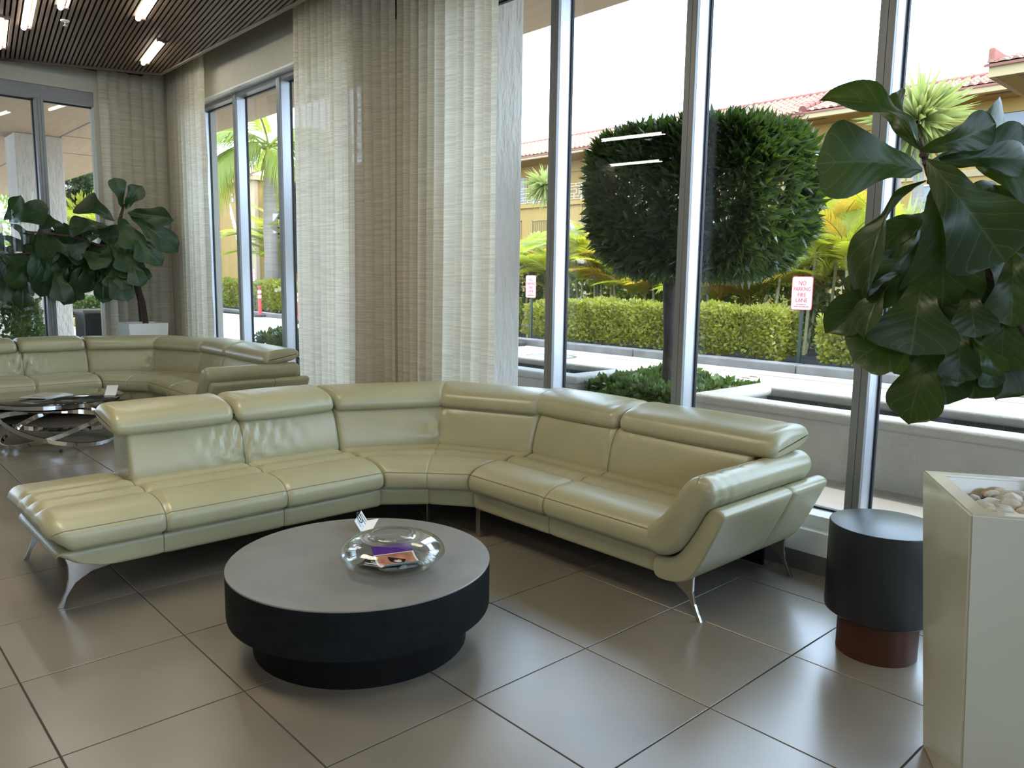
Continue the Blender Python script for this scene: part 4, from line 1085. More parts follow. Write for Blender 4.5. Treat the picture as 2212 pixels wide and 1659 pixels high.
for k, (x, y, h, g, dd) in enumerate(spots):
    areca(x, y, h + 0.45, 'yellow-green areca palm behind the clipped hedge, %s from the left' % ordn[k], 50 + k, nc=4, nf=5, L=1.15, gold=g * 0.7, dead=0)
lsp = [(-33.0, 14.8), (-30.2, 14.2), (-27.4, 14.4), (-24.4, 13.6), (-21.4, 13.2), (-18.6, 12.6), (-15.8, 12.0)]
for k, (x, y) in enumerate(lsp):
    areca(x, y, 2.9 if k < 4 else 2.2, 'areca palm beyond the far hedge, %s from the left through the narrow windows' % ordn[k], 80 + k, nc=5, nf=6, L=1.9, gold=0.18)
# dark leafy shrubs between the canes (undergrowth)
for k, (x0, x1) in enumerate(((-17.5, -12.0), (-12.0, -8.4), (-8.4, -4.8), (-4.8, 0.5))):
    hedge('%s shrub undergrowth behind the palms, patch %s from the left' % (('grey-green', 'mid green', 'olive', 'dark green')[k], ordn[k]), (x0, 12.0, 0.17), (x1, 13.2, (2.1, 1.7, 1.5, 1.7)[k]), 3800, 0.17, ('darkleaf', 'fargreen', 'fargreen', 'darkleaf')[k], 90 + k, 3, 'shrub', 'undergrowth_shrub')

# royal palm
def royal(x, y, label, zc, zs, seed, L=4.0, nf=12):
    R = random.Random(seed); r = thing('royal_palm', label, 'palm', (x, y, 0.17))
    MB().tube([(x, y, 0.1), (x, y, 0.9), (x + .02, y, zc * 0.45), (x + .02, y, zc * 0.62), (x, y, zc)], [0.34, 0.30, 0.27, 0.30, 0.21], 16).build('trunk', M['palm_bark'], r, smooth=True)
    MB().tube([(x, y, zc - 0.02), (x + .01, y, (zc + zs) / 2), (x, y, zs)], [0.20, 0.17, 0.09], 14).build('crownshaft', M['crownshaft'], r, smooth=True)
    for k in range(nf):
        add_frond(r, 'royal', (x, y, zs - 0.05 + R.uniform(-.1, .2)), k * 6.28 / nf * 1.62 + R.uniform(-.2, .2), R.uniform(-0.35, 0.9), L * R.uniform(0.85, 1.1), R)
    return r
p0 = at_y(589, 640, 11.4); pc = at_y(582, 386, 11.4); ps = at_y(584, 318, 11.4)
royal(p0[0], 11.4, 'tall royal palm with ringed grey trunk, seen through the narrow windows', pc[2], ps[2], 5, L=3.4, nf=15)
# rosette palms before the building
def rosette(c, rad, label, seed, trunk=None, n=120, m='yucca'):
    R = random.Random(seed); r = thing('yucca_palm', label, 'palm', (c[0], c[1], 0.17))
    V = []; F = []
    for k in range(n):
        d = Vector((R.gauss(0, 1), R.gauss(0, 1), R.gauss(0.15, 0.8))).normalized(); L = rad * R.uniform(0.75, 1.1)
        wv = d.cross(Vector((0, 0, 1))).normalized() * rad * 0.035; c0 = Vector(c); b = len(V)
        m1 = c0 + d * L * 0.55; e = c0 + d * L + Vector((0, 0, -0.22 * rad * R.random()))
        V += [tuple(c0 - wv * .6), tuple(c0 + wv * .6), tuple(m1 + wv), tuple(e), tuple(m1 - wv)]; F.append((b, b + 1, b + 2, b + 3, b + 4))
    o = obj('crown', V, F, M[m], r); o['kind'] = 'stuff'
    MB().tube(trunk, [0.16, 0.13, 0.12, 0.11], 10).build('trunk', M['palm_bark'], r, smooth=True)
    return r
c = at_y(1178, 400, 22); t = at_y(1245, 520, 22)
rosette(c, 1.15, 'round yucca palm on a curved trunk before the gallery railing', 3, [(t[0] + .5, 22, 0.17), (t[0] + .35, 22, t[2] - 1), (t[0] - 0.1, 22, t[2] + 0.35), tuple(c)], n=260)
c = at_y(1985, 262, 18); rosette(c, 1.45, 'shaggy yucca palm at the top right before the tiled roof', 4, [(c[0] + .3, 18, 0.17), (c[0] + .2, 18, 2), (c[0] + .1, 18, 4), tuple(c)], n=320)
c = at_y(1940, 245, 19.5); rosette(c, 0.7, 'small yucca head beside the shaggy yucca palm', 14, [(c[0] + .1, 19.5, 0.17), (c[0] + .2, 19.5, 2), (c[0] + .1, 19.5, 4), tuple(c)], n=120)
c = at_y(1882, 452, 15); rosette(c, 0.75, 'small fan palm in front of the cream wing, left of the big fig leaf', 6, [(c[0] + .1, 15, 0.17), (c[0] + .1, 15, 1), (c[0], 15, 1.5), tuple(c)], n=60)
c = at_y(1958, 500, 15); rosette(c, 0.95, 'low fan palm behind the rightmost window post', 16, [(c[0] + .1, 15, 0.17), (c[0] + .1, 15, .6), (c[0], 15, 1.0), tuple(c)], n=90)
# frond hanging into the top right corner: a tall palm whose crown is above the frame
R = random.Random(77); c = at_y(2150, -30, 14.0)
r = thing('tall_palm', 'tall palm whose lowest fronds dip into the top right corner', 'palm', (c[0] + 1.2, 14.0, 0.17))
MB().tube([(c[0] + 1.3, 14, 0.17), (c[0] + 1.2, 14, 3), (c[0] + 1.1, 14, 6), (c[0] + .9, 14, c[2] + 0.4)], [0.2, 0.17, 0.15, 0.12], 12).build('trunk', M['palm_bark'], r, smooth=True)
for k in range(11):
    add_frond(r, 'dark', (c[0] + .9, 14, c[2] + 0.4), 2.1 + R.uniform(-.8, .8) if k < 4 else k * 0.9, R.uniform(-0.2, 0.4), 1.5 * R.uniform(0.9, 1.15), R)

# trees at the far left
def fartree(c, rad, label, seed, m='fargreen', n=2600, size=0.3):
    R = np.random.default_rng(seed); r = thing('leafy_tree', label, 'tree', (c[0], c[1], 0.1))
    D = R.normal(0, 1, (n, 3)); D /= np.linalg.norm(D, axis=1)[:, None]
    P = np.array(c) + D * rad * (R.random((n, 1)) ** 0.33) * np.array([1, 1, 0.8])
    leaf_field('foliage', P, D + np.array([0, 0, -0.2]), size, M[m], r, seed, 0.4, 0.5)
    MB().tube([(c[0], c[1], 0.1), (c[0] + .1, c[1], c[2] * .5), tuple(c)], [0.16, 0.12, 0.06], 8).build('trunk', M['palm_bark'], r, smooth=True)
    return r
fartree(at_d(180, 430, 34), 1.9, 'bushy green tree seen left of the corner curtain', 41)
fartree(at_d(148, 405, 30), 1.0, 'grey-green tree between the stucco column and the curtain', 42, 'darkpalm')
fartree(at_d(196, 500, 30), 1.7, 'sunlit yellow-green shrub tree right of the stucco column', 43, 'hedge')
fartree(at_d(0, 470, 34), 2.6, 'green tree at the left edge beyond the dark column side', 44)
fartree(at_d(30, 640, 38), 2.2, 'sunlit green bush beyond the dark left hedge', 45, 'hedge')
fartree(at_d(205, 610, 44), 2.0, 'green tree behind the parked car', 46)
q = at_z(222, 688, ZG); q2 = at_d(212, 600, 18)
r = thing('slim_tree', 'slim grey trunk standing beside the parked car', 'tree', (q[0], q[1], ZG))
MB().tube([(q[0], q[1], ZG), (q[0] - .05, q[1], 1.0), (q[0] - .25, q[1], 2.0), (q[0] - .3, q[1], 3.0)], [0.15, 0.13, 0.12, 0.10], 10).build('trunk', M['palm_bark'], r, smooth=True)
for k in range(8): add_frond(r, 'areca', (q[0] - .3, q[1], 3.0), k * 0.8, 0.4, 1.3, rnd)

# ================================================================ SOFAS
def chaikin(P, it=3):
    P = [np.array(p, float) for p in P]
    for _ in range(it):
        Q = []
        for a, b in zip(P, P[1:] + P[:1]): Q += [a * 0.75 + b * 0.25, a * 0.25 + b * 0.75]
        P = Q
    return np.array(P)
def prof_normals(P):
    A = 0.5 * np.sum(P[:, 0] * np.roll(P[:, 1], -1) - np.roll(P[:, 0], -1) * P[:, 1])
    T = np.roll(P, -1, 0) - np.roll(P, 1, 0); T /= np.linalg.norm(T, axis=1)[:, None]
    N = np.stack([T[:, 1], -T[:, 0]], 1)
    return N if A > 0 else -N
def sweep(name, frames, prof, mat_, parent, insets, extra=None, shear=None, grooves=(), seams=()):
    """frames: (O(2), n(2), t(2), s). prof: (d,z). insets[i]: shrink of ring i. extra(s,d,z)->outward displacement"""
    gs = set()
    for (gd, gzv, dep) in grooves:
        k = int(np.argmin((prof[:, 0] - gd) ** 2 + (prof[:, 1] - gzv) ** 2))
        T = prof[(k + 1) % len(prof)] - prof[k - 1]; T = T / np.linalg.norm(T) * 0.0022
        prof = np.concatenate([prof[:k], [prof[k] - T, prof[k], prof[k] + T], prof[k + 1:]]); gs |= {k, k + 1}
    N = prof_normals(prof); V = []; F = []; n = len(prof); mi = []
    gz = np.zeros(n)
    for k in gs:
        if k + 1 in gs: gz[k + 1] = grooves[0][2]
    for (O, nn, t, s), a in zip(frames, insets):
        e = np.array([extra(s, d, z) for d, z in prof]) if extra else 0.0
        Q = prof + N * (e - a - gz)[:, None]
        for k in range(n):
            sh = shear(s, prof[k, 1]) if shear else 0.0
            V.append((O[0] + nn[0] * Q[k, 0] + t[0] * sh, O[1] + nn[1] * Q[k, 0] + t[1] * sh, Q[k, 1]))
    m = len(frames)
    for i in range(m - 1):
        for k in range(n):
            k2 = (k + 1) % n; F.append((i * n + k, i * n + k2, (i + 1) * n + k2, (i + 1) * n + k))
            mi.append(1 if (k in gs or any(abs((frames[i][3] + frames[i + 1][3]) / 2 - c) < 0.0026 for c in seams)) else 0)
    F.append(tuple(range(n - 1, -1, -1))); F.append(tuple((m - 1) * n + k for k in range(n)))
    o = obj(name, V, F, [mat_, M['leather_seam']], parent, True)
    o.data.polygons.foreach_set('material_index', mi + [0, 0])
    bm = bmesh.new(); bm.from_mesh(o.data); bmesh.ops.recalc_face_normals(bm, faces=bm.faces); bm.to_mesh(o.data); bm.free()
    return o
def straight(O, t, n, s0, s1, r0, r1, seams=(), step=0.02):
    S = set(np.round(np.arange(s0, s1, step), 4)) | {s1}
    for r, b, sg in ((r0, s0, 1), (r1, s1, -1)):
        for q in range(8): S.add(round(b + sg * r * (1 - math.cos(q / 7 * PI / 2)), 5))
    for c in seams:
        for q in (-0.03, -0.018, -0.009, -0.003, 0, 0.003, 0.009, 0.018, 0.03): S.add(round(c + q, 5))
    S = sorted(S); fr = []; ins = []
    O = np.array(O, float); t = np.array(t, float); n = np.array(n, float)
    for s in S:
        a = 0.0
        for r, e in ((r0, s - s0), (r1, s1 - s)):
            if e < r: a = max(a, r - math.sqrt(max(0, r * r - (r - e) ** 2)))
        for c in seams:
            a += 0.010 * math.exp(-((s - c) / 0.016) ** 2) + 0.0018 * math.exp(-((s - c) / 0.004) ** 2)
        fr.append((O + t * s, n, t, s)); ins.append(a)
    return fr, ins
def corner(st, k=14, r=0.02, seam=True):
    """stations L, mid, R -> ruled frames"""
    fr = []; ins = []; s = 0.0
    for (Oa, na), (Ob, nb) in zip(st[:-1], st[1:]):
        Oa, na, Ob, nb = map(lambda q: np.array(q, float), (Oa, na, Ob, nb)); L = np.linalg.norm(Ob - Oa)
        ts = sorted(set([i / k for i in range(k + 1)] + [0.01, 0.03, 0.97, 0.985, 0.995]))
        for u in ts:
            if fr and u == 0: continue
            fr.append((Oa * (1 - u) + Ob * u, na * (1 - u) + nb * u, (Ob - Oa) / L, s + L * u))
        s += L
    tot = s; half = tot / 2
    for f in fr:
        a = 0.0
        for e in (f[3], tot - f[3]):
            if e < r: a = max(a, r - math.sqrt(max(0, r * r - (r - e) ** 2)))
        if seam: a += 0.006 * math.exp(-((f[3] - half) / 0.012) ** 2)
        ins.append(a)
    return fr, ins
def g(x, c, w): return math.exp(-((x - c) / w) ** 2)

SEAT = chaikin([(0.10, 0.29), (0.55, 0.283), (0.90, 0.282), (0.955, 0.30), (0.965, 0.345), (0.955, 0.39), (0.90, 0.432), (0.80, 0.452), (0.60, 0.452), (0.35, 0.446), (0.10, 0.435), (0.02, 0.40), (0.03, 0.31)])
BASE = chaikin([(0.08, 0.172), (0.5, 0.168), (0.84, 0.17), (0.895, 0.176), (0.902, 0.21), (0.905, 0.275), (0.88, 0.285), (0.5, 0.285), (0.06, 0.285), (0.04, 0.25), (0.04, 0.19)])
BACK = chaikin([(0.20, 0.40), (0.36, 0.40), (0.43, 0.42), (0.435, 0.47), (0.40, 0.60), (0.37, 0.68), (0.33, 0.70), (0.20, 0.70), (0.13, 0.66), (0.15, 0.50)])
HEAD = chaikin([(0.10, 0.705), (0.22, 0.685), (0.36, 0.672), (0.405, 0.69), (0.41, 0.735), (0.38, 0.785), (0.28, 0.815), (0.15, 0.825), (0.06, 0.805), (0.04, 0.75)])
CH = (0.36, 0.52, 0.68)          # channel seams of the seat
def seat_extra(seam_list, e0=None, e1=None, amp=0.028):
    def f(s, d, z):
        v = 0.0
        if z > 0.40:
            fade = 1.0
            if e1 is not None: fade *= min(1, max(0, (e1 - s) / 0.12))
            if e0 is not None: fade *= min(1, max(0, (s - e0) / 0.10))
            for c in CH: v -= amp * g(d, c, 0.022) * (0.35 + 0.65 * fade)
            v += 0.006 * fade * g(d, 0.44, 0.05) + 0.006 * fade * g(d, 0.60, 0.05)
            v += 0.0016 * math.sin(s * 70 + d * 9) * g(d, 0.60, 0.07)
        for c in seam_list:
            v += 0.0022 * math.sin((s - c) * 120 + z * 30) * g(s, c, 0.07) * (1 if d > 0.75 else 0.35)
        return v
    return f
def back_extra(seam_list, k=1.0, ph=0.0):
    def f(s, d, z):
        v = 0.006 * math.sin((z - 0.40) / 0.30 * PI) if d > 0.3 else 0.0
        if d > 0.28:
            for c in seam_list:
                q = math.sin((s - c + (z - 0.55) * 0.35) * 95 + ph)
                v += k * 0.013 * q * abs(q) * g(s, c, 0.20) * g(z, 0.55, 0.13)
                v += k * 0.0045 * math.sin((s - c - (z - .5) * .5) * 55 + 1 + ph) * g(s, c, 0.32) * g(z, 0.56, 0.12)
        return v
    return f
def head_extra(s0, s1):
    def f(s, d, z):
        v = 0.006 * math.sin(PI * (s - s0) / (s1 - s0))
        if z > 0.74: v += 0.0018 * math.sin(s * 60 + d * 30) * (g(s, s0 + 0.06, 0.07) + g(s, s1 - 0.06, 0.07))
        return v
    return f
L_ = M['leather']
sofa = thing('sectional_sofa', 'nearest sage leather corner sofa with open chaise end, behind the round charcoal table', 'sofa', (-1.3, 0.6, 0.0), 'sage leather corner sofas')
# --- left wing: runs toward -y from the joint; d measured from the back line toward +x
OL, tL, nL = (-2.05, 0.15), (0, -1), (1, 0)
OR, tR, nR = (-0.77, 1.43), (1, 0), (0, -1)
def boat(s1, w, k):
    def f(s, z):
        q = min(1, max(0, (s - (s1 - w)) / w)); q = q * q * (3 - 2 * q)
        return -q * max(0, 0.43 - z) * k
    return f
fr, ins = straight(OL, tL, nL, 0.0, 1.70, 0.02, 0.03, (0.615, 1.235))
sweep('base', fr, BASE, L_, sofa, [a * (0.3 if 0.1 < f[3] < 1.5 else 1) for f, a in zip(fr, ins)], None, lambda s, z: -(lambda q: q * q * (3 - 2 * q))(min(1, max(0, (s - 1.30) / 0.40))) * float(np.interp(z, (0.165, 0.175, 0.19, 0.22, 0.26, 0.29), (0.33, 0.27, 0.17, 0.08, 0.03, 0.0))), (), (0.615, 1.235))
fr, ins = straight(OL, tL, nL, 0.004, 1.735, 0.05, 0.065, (0.615, 1.235))
sweep('seat_cushion', fr, SEAT, L_, sofa, ins, seat_extra((0.615, 1.235), 0.0, 1.73), lambda s, z: boat(1.735, 0.30, 0.42)(s, z), [(0.955, 0.398, 0.004)], (0.615, 1.235))
fr, ins = straight(OL, tL, nL, 0.0, 1.235, 0.03, 0.03, (0.615,))
sweep('backrest', fr, BACK, L_, sofa, ins, back_extra((0.615,)), seams=(0.615,))
for a, b in ((0.012, 0.642), (0.655, 1.30)):
    fr, ins = straight(OL, tL, nL, a, b, 0.045, 0.045)
    sweep('headrest', fr, HEAD, L_, sofa, ins, head_extra(a, b))
# --- corner wedge
mid = lambda k: ((-1.684, 1.064), (0.7071 * k, -0.7071 * k))
cst = lambda k: [(OL, nL), mid(k), (OR, nR)]
fr, ins = corner(cst(1.115)); sweep('corner_base', fr, chaikin([(0.08, 0.172), (0.5, 0.168), (0.82, 0.17), (0.865, 0.176), (0.872, 0.21), (0.875, 0.275), (0.85, 0.285), (0.5, 0.285), (0.06, 0.285), (0.04, 0.25), (0.04, 0.19)]), L_, sofa, ins)
fr, ins = corner(cst(1.12), r=0.03); sweep('corner_seat', fr, SEAT - np.array([0.02, 0.006]), L_, sofa, ins, seat_extra(()), None, [(0.935, 0.392, 0.004)])
fr, ins = corner(cst(1.10), r=0.03); sweep('corner_backrest', fr, BACK, L_, sofa, ins, back_extra((0.95,), 0.8, 1.0))
fr, ins = corner(cst(1.08), r=0.035); sweep('corner_headrest', fr, HEAD - np.array([0.0, 0.004]), L_, sofa, ins)
# --- right wing
fr, ins = straight(OR, tR, nR, 0.0, 1.46, 0.02, 0.03, (0.625,))
sweep('base', fr, BASE, L_, sofa, [a * (0.3 if 0.1 < f[3] < 1.5 else 1) for f, a in zip(fr, ins)], seams=(0.625,))
fr, ins = straight(OR, tR, nR, 0.004, 1.375, 0.05, 0.03, (0.625,))
sweep('seat_cushion', fr, SEAT, L_, sofa, ins, seat_extra((0.625,)), None, [(0.955, 0.398, 0.004)], (0.625,))
fr, ins = straight(OR, tR, nR, 0.0, 1.48, 0.03, 0.03, (0.615,))
sweep('backrest', fr, BACK, L_, sofa, ins, back_extra((0.615,), 0.3), seams=(0.615,))
for a, b in ((-0.10, 0.628), (0.640, 1.60)):
    fr, ins = straight(OR, tR, nR, a, b, 0.045, 0.045)
    H2 = HEAD.copy(); H2[:, 0] -= 0.02
    sweep('headrest', fr, H2, L_, sofa, ins, head_extra(a, b))
# --- outer back of the sofa, and an added black strip blocking light underneath
def back_wall(nm, path, z0, z1, th, m):
    P_ = [np.array(p) for p in path]; c_ = np.array([-0.2, -0.2])
    Q_ = [p + (p - c_) / np.linalg.norm(p - c_) * th for p in P_]
    MB().prism([tuple(p) for p in P_] + [tuple(p) for p in Q_[::-1]], z0, z1).build(nm, M[m], sofa)
back_wall('back_shell', [(-2.05, -0.86), (-2.05, 0.15), (-1.684, 1.064), (-0.77, 1.43), (0.70, 1.43)], 0.16, 0.64, 0.03, 'leather')
back_wall('under_sofa_block', [(-2.03, -1.35), (-2.03, 0.15), (-1.67, 1.05), (-0.77, 1.41), (0.60, 1.41)], 0.012, 0.18, 0.012, 'plinth')
# --- flared arm at the right end: leather shell and padded roll, running front to back
SHELL = chaikin([(0.55, 0.165), (0.655, 0.168), (0.73, 0.19), (0.785, 0.255), (0.84, 0.37), (0.90, 0.50), (0.912, 0.535), (0.885, 0.555), (0.845, 0.555), (0.82, 0.53), (0.75, 0.40), (0.68, 0.30), (0.62, 0.275), (0.55, 0.272)], 2)
fr, ins = straight((0, 0.505), (0, 1), (1, 0), 0.0, 0.955, 0.016, 0.03, (0.60,), 0.03)
sweep('arm_shell', fr, SHELL, L_, sofa, [a * 0.6 for a in ins], seams=(0.60,))
ARM = chaikin([(0.53, 0.285), (0.62, 0.283), (0.70, 0.325), (0.765, 0.43), (0.835, 0.555), (0.865, 0.60), (0.86, 0.66), (0.80, 0.695), (0.73, 0.67), (0.665, 0.57), (0.60, 0.47), (0.555, 0.44), (0.515, 0.40), (0.50, 0.33)], 3)
def arm_extra(s, d, z):
    v = 0.0
    if z > 0.5:
        for c in (0.16, 0.34, 0.52, 0.70): v -= 0.006 * g(s, c, 0.012) * g(d, 0.76, 0.08)
        v += 0.0022 * math.sin(s * 80 + z * 40) * g(s, 0.12, 0.1)
    return v
fr, ins = straight((0, 0.468), (0, 1), (1, 0), 0.0, 0.93, 0.045, 0.06, (), 0.02)
sweep('arm_cushion', fr, ARM, L_, sofa, ins, arm_extra, None, [(0.79, 0.69, 0.004)])
# --- legs: steel blades
def blade(name, fy, horiz, foot, inward, off, m='steel'):
    """blade in a vertical plane; horiz 'y' (plane x=off) or 'x' (plane y=off)"""
    pts = [(0.0, 0.0), (0.026, 0.0), (0.042, 0.05), (0.08, 0.105), (0.15, 0.145), (0.31, 0.168), (0.31, 0.185), (0.17, 0.205), (0.09, 0.245), (0.045, 0.27), (0.034, 0.255), (0.052, 0.19), (0.052, 0.13), (0.038, 0.075), (0.016, 0.03)]
    P2 = [(foot + inward * a, z) for a, z in pts]
    if inward < 0: P2 = P2[::-1]
    mb = MB()
    if horiz == 'y': mb.prism(P2, off - 0.007, off + 0.007, 'x')
    else: mb.prism(P2, off - 0.007, off + 0.007, 'y')
    return mb.build(name, M[m], sofa, bevel=0.002, seg=1)
blade('leg', 0, 'y', -1.535, 1, -1.235); blade('leg', 0, 'y', -1.52, 1, -2.03)
blade('leg', 0, 'x', 0.782, -1, 0.575); blade('leg', 0, 'x', 0.782, -1, 1.395)
for (x, y) in ((-1.167, 0.489), (-0.765, 0.575), (-1.75, 1.0)):
    MB().box((x - 0.018, y - 0.012, 0), (x + 0.018, y + 0.012, 0.18)).build('leg', M['steel'], sofa, bevel=0.002, seg=1)

def copy_tree(o, parent=None, loc=None):
    c = o.copy(); COL.objects.link(c); c.parent = parent
    if loc is not None: c.location = loc
    for ch in [x for x in bpy.data.objects if x.parent == o]:
        copy_tree(ch, c)
    return c
far_sofa = copy_tree(sofa, None, (-1.3 - 5.12, 0.6 - 0.13, 0))
far_sofa['label'] = 'far sage leather corner sofa in front of the corner curtains and narrow windows'

# ================================================================ TABLES AND WHAT STANDS ON THEM
TX, TY, TZ = -0.105, -0.635, 0.348
t = thing('coffee_table', 'low round charcoal drum coffee table on a black plinth', 'coffee table', (TX, TY, 0))
MB().lathe([(0.525, 0.15), (0.539, 0.156), (0.541, 0.17), (0.541, TZ - 0.006)], (TX, TY, 0), 128).build('drum', M['table_side'], t, smooth=True)
MB().lathe([(0.541, TZ - 0.006), (0.541, TZ - 0.002), (0.539, TZ)], (TX, TY, 0), 128).build('tabletop', M['table_top'], t, smooth=True)
MB().lathe([(0.442, 0.0), (0.442, 0.15)], (TX, TY, 0), 96).build('plinth', M['plinth'], t, smooth=True)

VX, VY = 0.069, -0.593
OUT = [(0.088, 0.0), (0.125, 0.003), (0.165, 0.014), (0.196, 0.034), (0.212, 0.058), (0.213, 0.070), (0.200, 0.092), (0.172, 0.110), (0.135, 0.122), (0.105, 0.127), (0.090, 0.131), (0.083, 0.137), (0.083, 0.143)]
def spline(P, k=4):
    P = np.array(P); R_ = []
    for i in range(len(P) - 1):
        p0, p1, p2, p3 = P[max(i - 1, 0)], P[i], P[i + 1], P[min(i + 2, len(P) - 1)]
        for q in range(k):
            u = q / k; R_.append(0.5 * ((2 * p1) + (-p0 + p2) * u + (2 * p0 - 5 * p1 + 4 * p2 - p3) * u * u + (-p0 + 3 * p1 - 3 * p2 + p3) * u ** 3))
    R_.append(P[-1]); return R_
oc = spline(OUT); ic = [(max(0.002, r - 0.0045), z + (0.006 if i < 8 else 0.003 if z < 0.125 else 0)) for i, (r, z) in enumerate(oc)]
ic[0] = (0.002, 0.006)
prof = [(0.002, 0.0)] + [tuple(p) for p in oc] + [(0.080, 0.1445)] + [tuple(p) for p in ic[::-1]]
v = MB(); v.lathe(prof, (VX, VY, TZ + 0.0005), 96, closed=True)
vase = v.build('glass_bowl_vase', M['vase'], None, smooth=False, loc=(VX, VY, TZ))
vase.data.polygons.foreach_set('use_smooth', [True] * len(vase.data.polygons))
bm = bmesh.new(); bm.from_mesh(vase.data); bmesh.ops.recalc_face_normals(bm, faces=bm.faces); bm.to_mesh(vase.data); bm.free()
tag(vase, 'squat clear glass bowl with a narrow open mouth on the round charcoal table', 'vase')
M['purple'] = mat('purple_print', (0.09, 0.02, 0.22), 0.4)
M['orange_print'] = mat('salmon_photo_print', (0.62, 0.25, 0.14), 0.4, col2=(0.30, 0.12, 0.07), vscale=30)
M['white_print'] = mat('white_glossy_print', (0.75, 0.77, 0.80), 0.3)
M['dark_print'] = mat('black_glossy_print', (0.015, 0.015, 0.018), 0.25)
def sheet(name, label, cx, cy, z, ang_, w_, l_, curl, m, bands=(), grp=None):
    r = thing(name, label, 'leaflet', (cx, cy, z), grp)
    ca, sa = math.cos(ang_), math.sin(ang_)
    def pos(u, v, dz=0.0):
        a, b = (u - 0.5) * w_, (v - 0.5) * l_
        return (cx + a * ca - b * sa, cy + a * sa + b * ca, z + curl * (2 * v - 1) ** 2 + dz)
    def patch(nm, u0, u1, v0, v1, dz, m_):
        V = []; F = []; n = 12
        for i in range(n + 1):
            vv = v0 + (v1 - v0) * i / n
            V += [pos(u0, vv, dz), pos(u1, vv, dz), pos(u1, vv, dz - 0.0008), pos(u0, vv, dz - 0.0008)]
        for i in range(n):
            for k in range(4): F.append((i * 4 + k, i * 4 + (k + 1) % 4, i * 4 + 4 + (k + 1) % 4, i * 4 + 4 + k))
        F += [(3, 2, 1, 0), (4 * n, 4 * n + 1, 4 * n + 2, 4 * n + 3)]
        return obj(nm, V, F, M[m_], r)
    patch('paper', 0, 1, 0, 1, 0, m)
    for k, (u0, u1, v0, v1, m_) in enumerate(bands): patch('printed_panel', u0, u1, v0, v1, 0.0012 , m_)
    return r
sheet('leaflet', 'curled purple and salmon leaflet inside the glass bowl', VX + 0.01, VY + 0.02, TZ + 0.014, 1.25, 0.17, 0.22, 0.040, 'white_print', ((0, 1, 0.82, 1.0, 'purple'), (0.05, 0.95, 0.45, 0.80, 'orange_print')))
sheet('leaflet', 'black leaflet with white lettering lying flat in the glass bowl', VX - 0.02, VY - 0.045, TZ + 0.012, 0.55, 0.17, 0.12, 0.012, 'dark_print', ((0.1, 0.7, 0.44, 0.50, 'white_print'), (0.2, 0.9, 0.6, 0.64, 'white_print'), (0.15, 0.6, 0.25, 0.29, 'white_print')))
# bent sign card standing on the table
Cc, Dd_ = at_z(779.5, 1148.5, TZ), at_z(793.5, 1125.5, TZ)
E_ = at_z(805, 1143.5, TZ)
Bb = at_z(765.5, 1125.5, TZ + 0.052); up = Bb - Cc; Aa = Dd_ + up
tc_ = thing('table_sign', 'small bent white sign card standing beside the glass bowl', 'sign', tuple((Cc + Dd_) / 2))
def slab(nm, q, th, m_, par):
    q = [np.array(p) for p in q]; nn = np.cross(q[1] - q[0], q[3] - q[0]); nn /= np.linalg.norm(nn)
    V = [p + nn * th for p in q] + [p - nn * th for p in q]
    return obj(nm, V, [(0, 1, 2, 3), (7, 6, 5, 4), (0, 4, 5, 1), (1, 5, 6, 2), (2, 6, 7, 3), (3, 7, 4, 0)], M[m_], par)
slab('printed_face', (Cc, Dd_, Aa, Bb), 0.0012, 'paper', tc_)
zup = np.array([0, 0, 0.0014])
slab('foot', (Cc + zup, Dd_ + zup, Dd_ + (E_ - Cc) + zup, E_ + zup), 0.0012, 'paper', tc_)
ex_ = (Cc - Bb) / np.linalg.norm(Cc - Bb); ey_ = (Dd_ - Cc); ey_ = ey_ - ex_ * (ey_ @ ex_); ey_ /= np.linalg.norm(ey_); en_ = np.cross(ex_, ey_)
wT = np.linalg.norm(Cc - Bb); hT = np.linalg.norm(Dd_ - Cc)
if en_ @ (CAM_P - Cc) < 0: en_ = -en_; 
MT = Matrix(((ex_[0], ey_[0], en_[0], 0), (ex_[1], ey_[1], en_[1], 0), (ex_[2], ey_[2], en_[2], 0), (0, 0, 0, 1)))
ctr = (Aa + Cc) / 2
def tpos(a, b): return Matrix.Translation(ctr + ex_ * a * wT + ey_ * b * hT + en_ * 0.0022) @ MT
fs = hT * 0.12
text('lettering', 'NO SMOKING', M['ink'], tpos(0.12, 0.33), fs, tc_, 0.0002, sx=0.9)
text('lettering', 'OR VAPING', M['ink'], tpos(0.12, 0.16), fs, tc_, 0.0002, sx=0.9)
text('small_lettering', 'IN THE LOBBY', M['ink_grey'], tpos(0.12, -0.12), fs * 0.6, tc_, 0.0002)
text('small_lettering', 'THANK YOU', M['ink_grey'], tpos(0.12, -0.30), fs * 0.75, tc_, 0.0002)
ringm = MB(); cR = tpos(-0.30, 0.02)
V = []; F = []
for k in range(28):
    a = 2 * PI * k / 28
    for rr_ in (hT * 0.22, hT * 0.17): V.append(tuple(cR @ Vector((rr_ * math.cos(a) * 0.8, rr_ * math.sin(a), 0.0))))
for k in range(28):
    F.append((2 * k, 2 * ((k + 1) % 28), 2 * ((k + 1) % 28) + 1, 2 * k + 1))
obj('pictogram_ring', V, F, M['ink'], tc_)
sg_ = hT * 0.10
obj('pictogram_bar', [tuple(cR @ Vector(p)) for p in ((-sg_, -sg_ * .4, 0), (sg_, -sg_ * .4, 0), (sg_, sg_ * .4, 0), (-sg_, sg_ * .4, 0))], [(0, 1, 2, 3)], M['ink'], tc_)

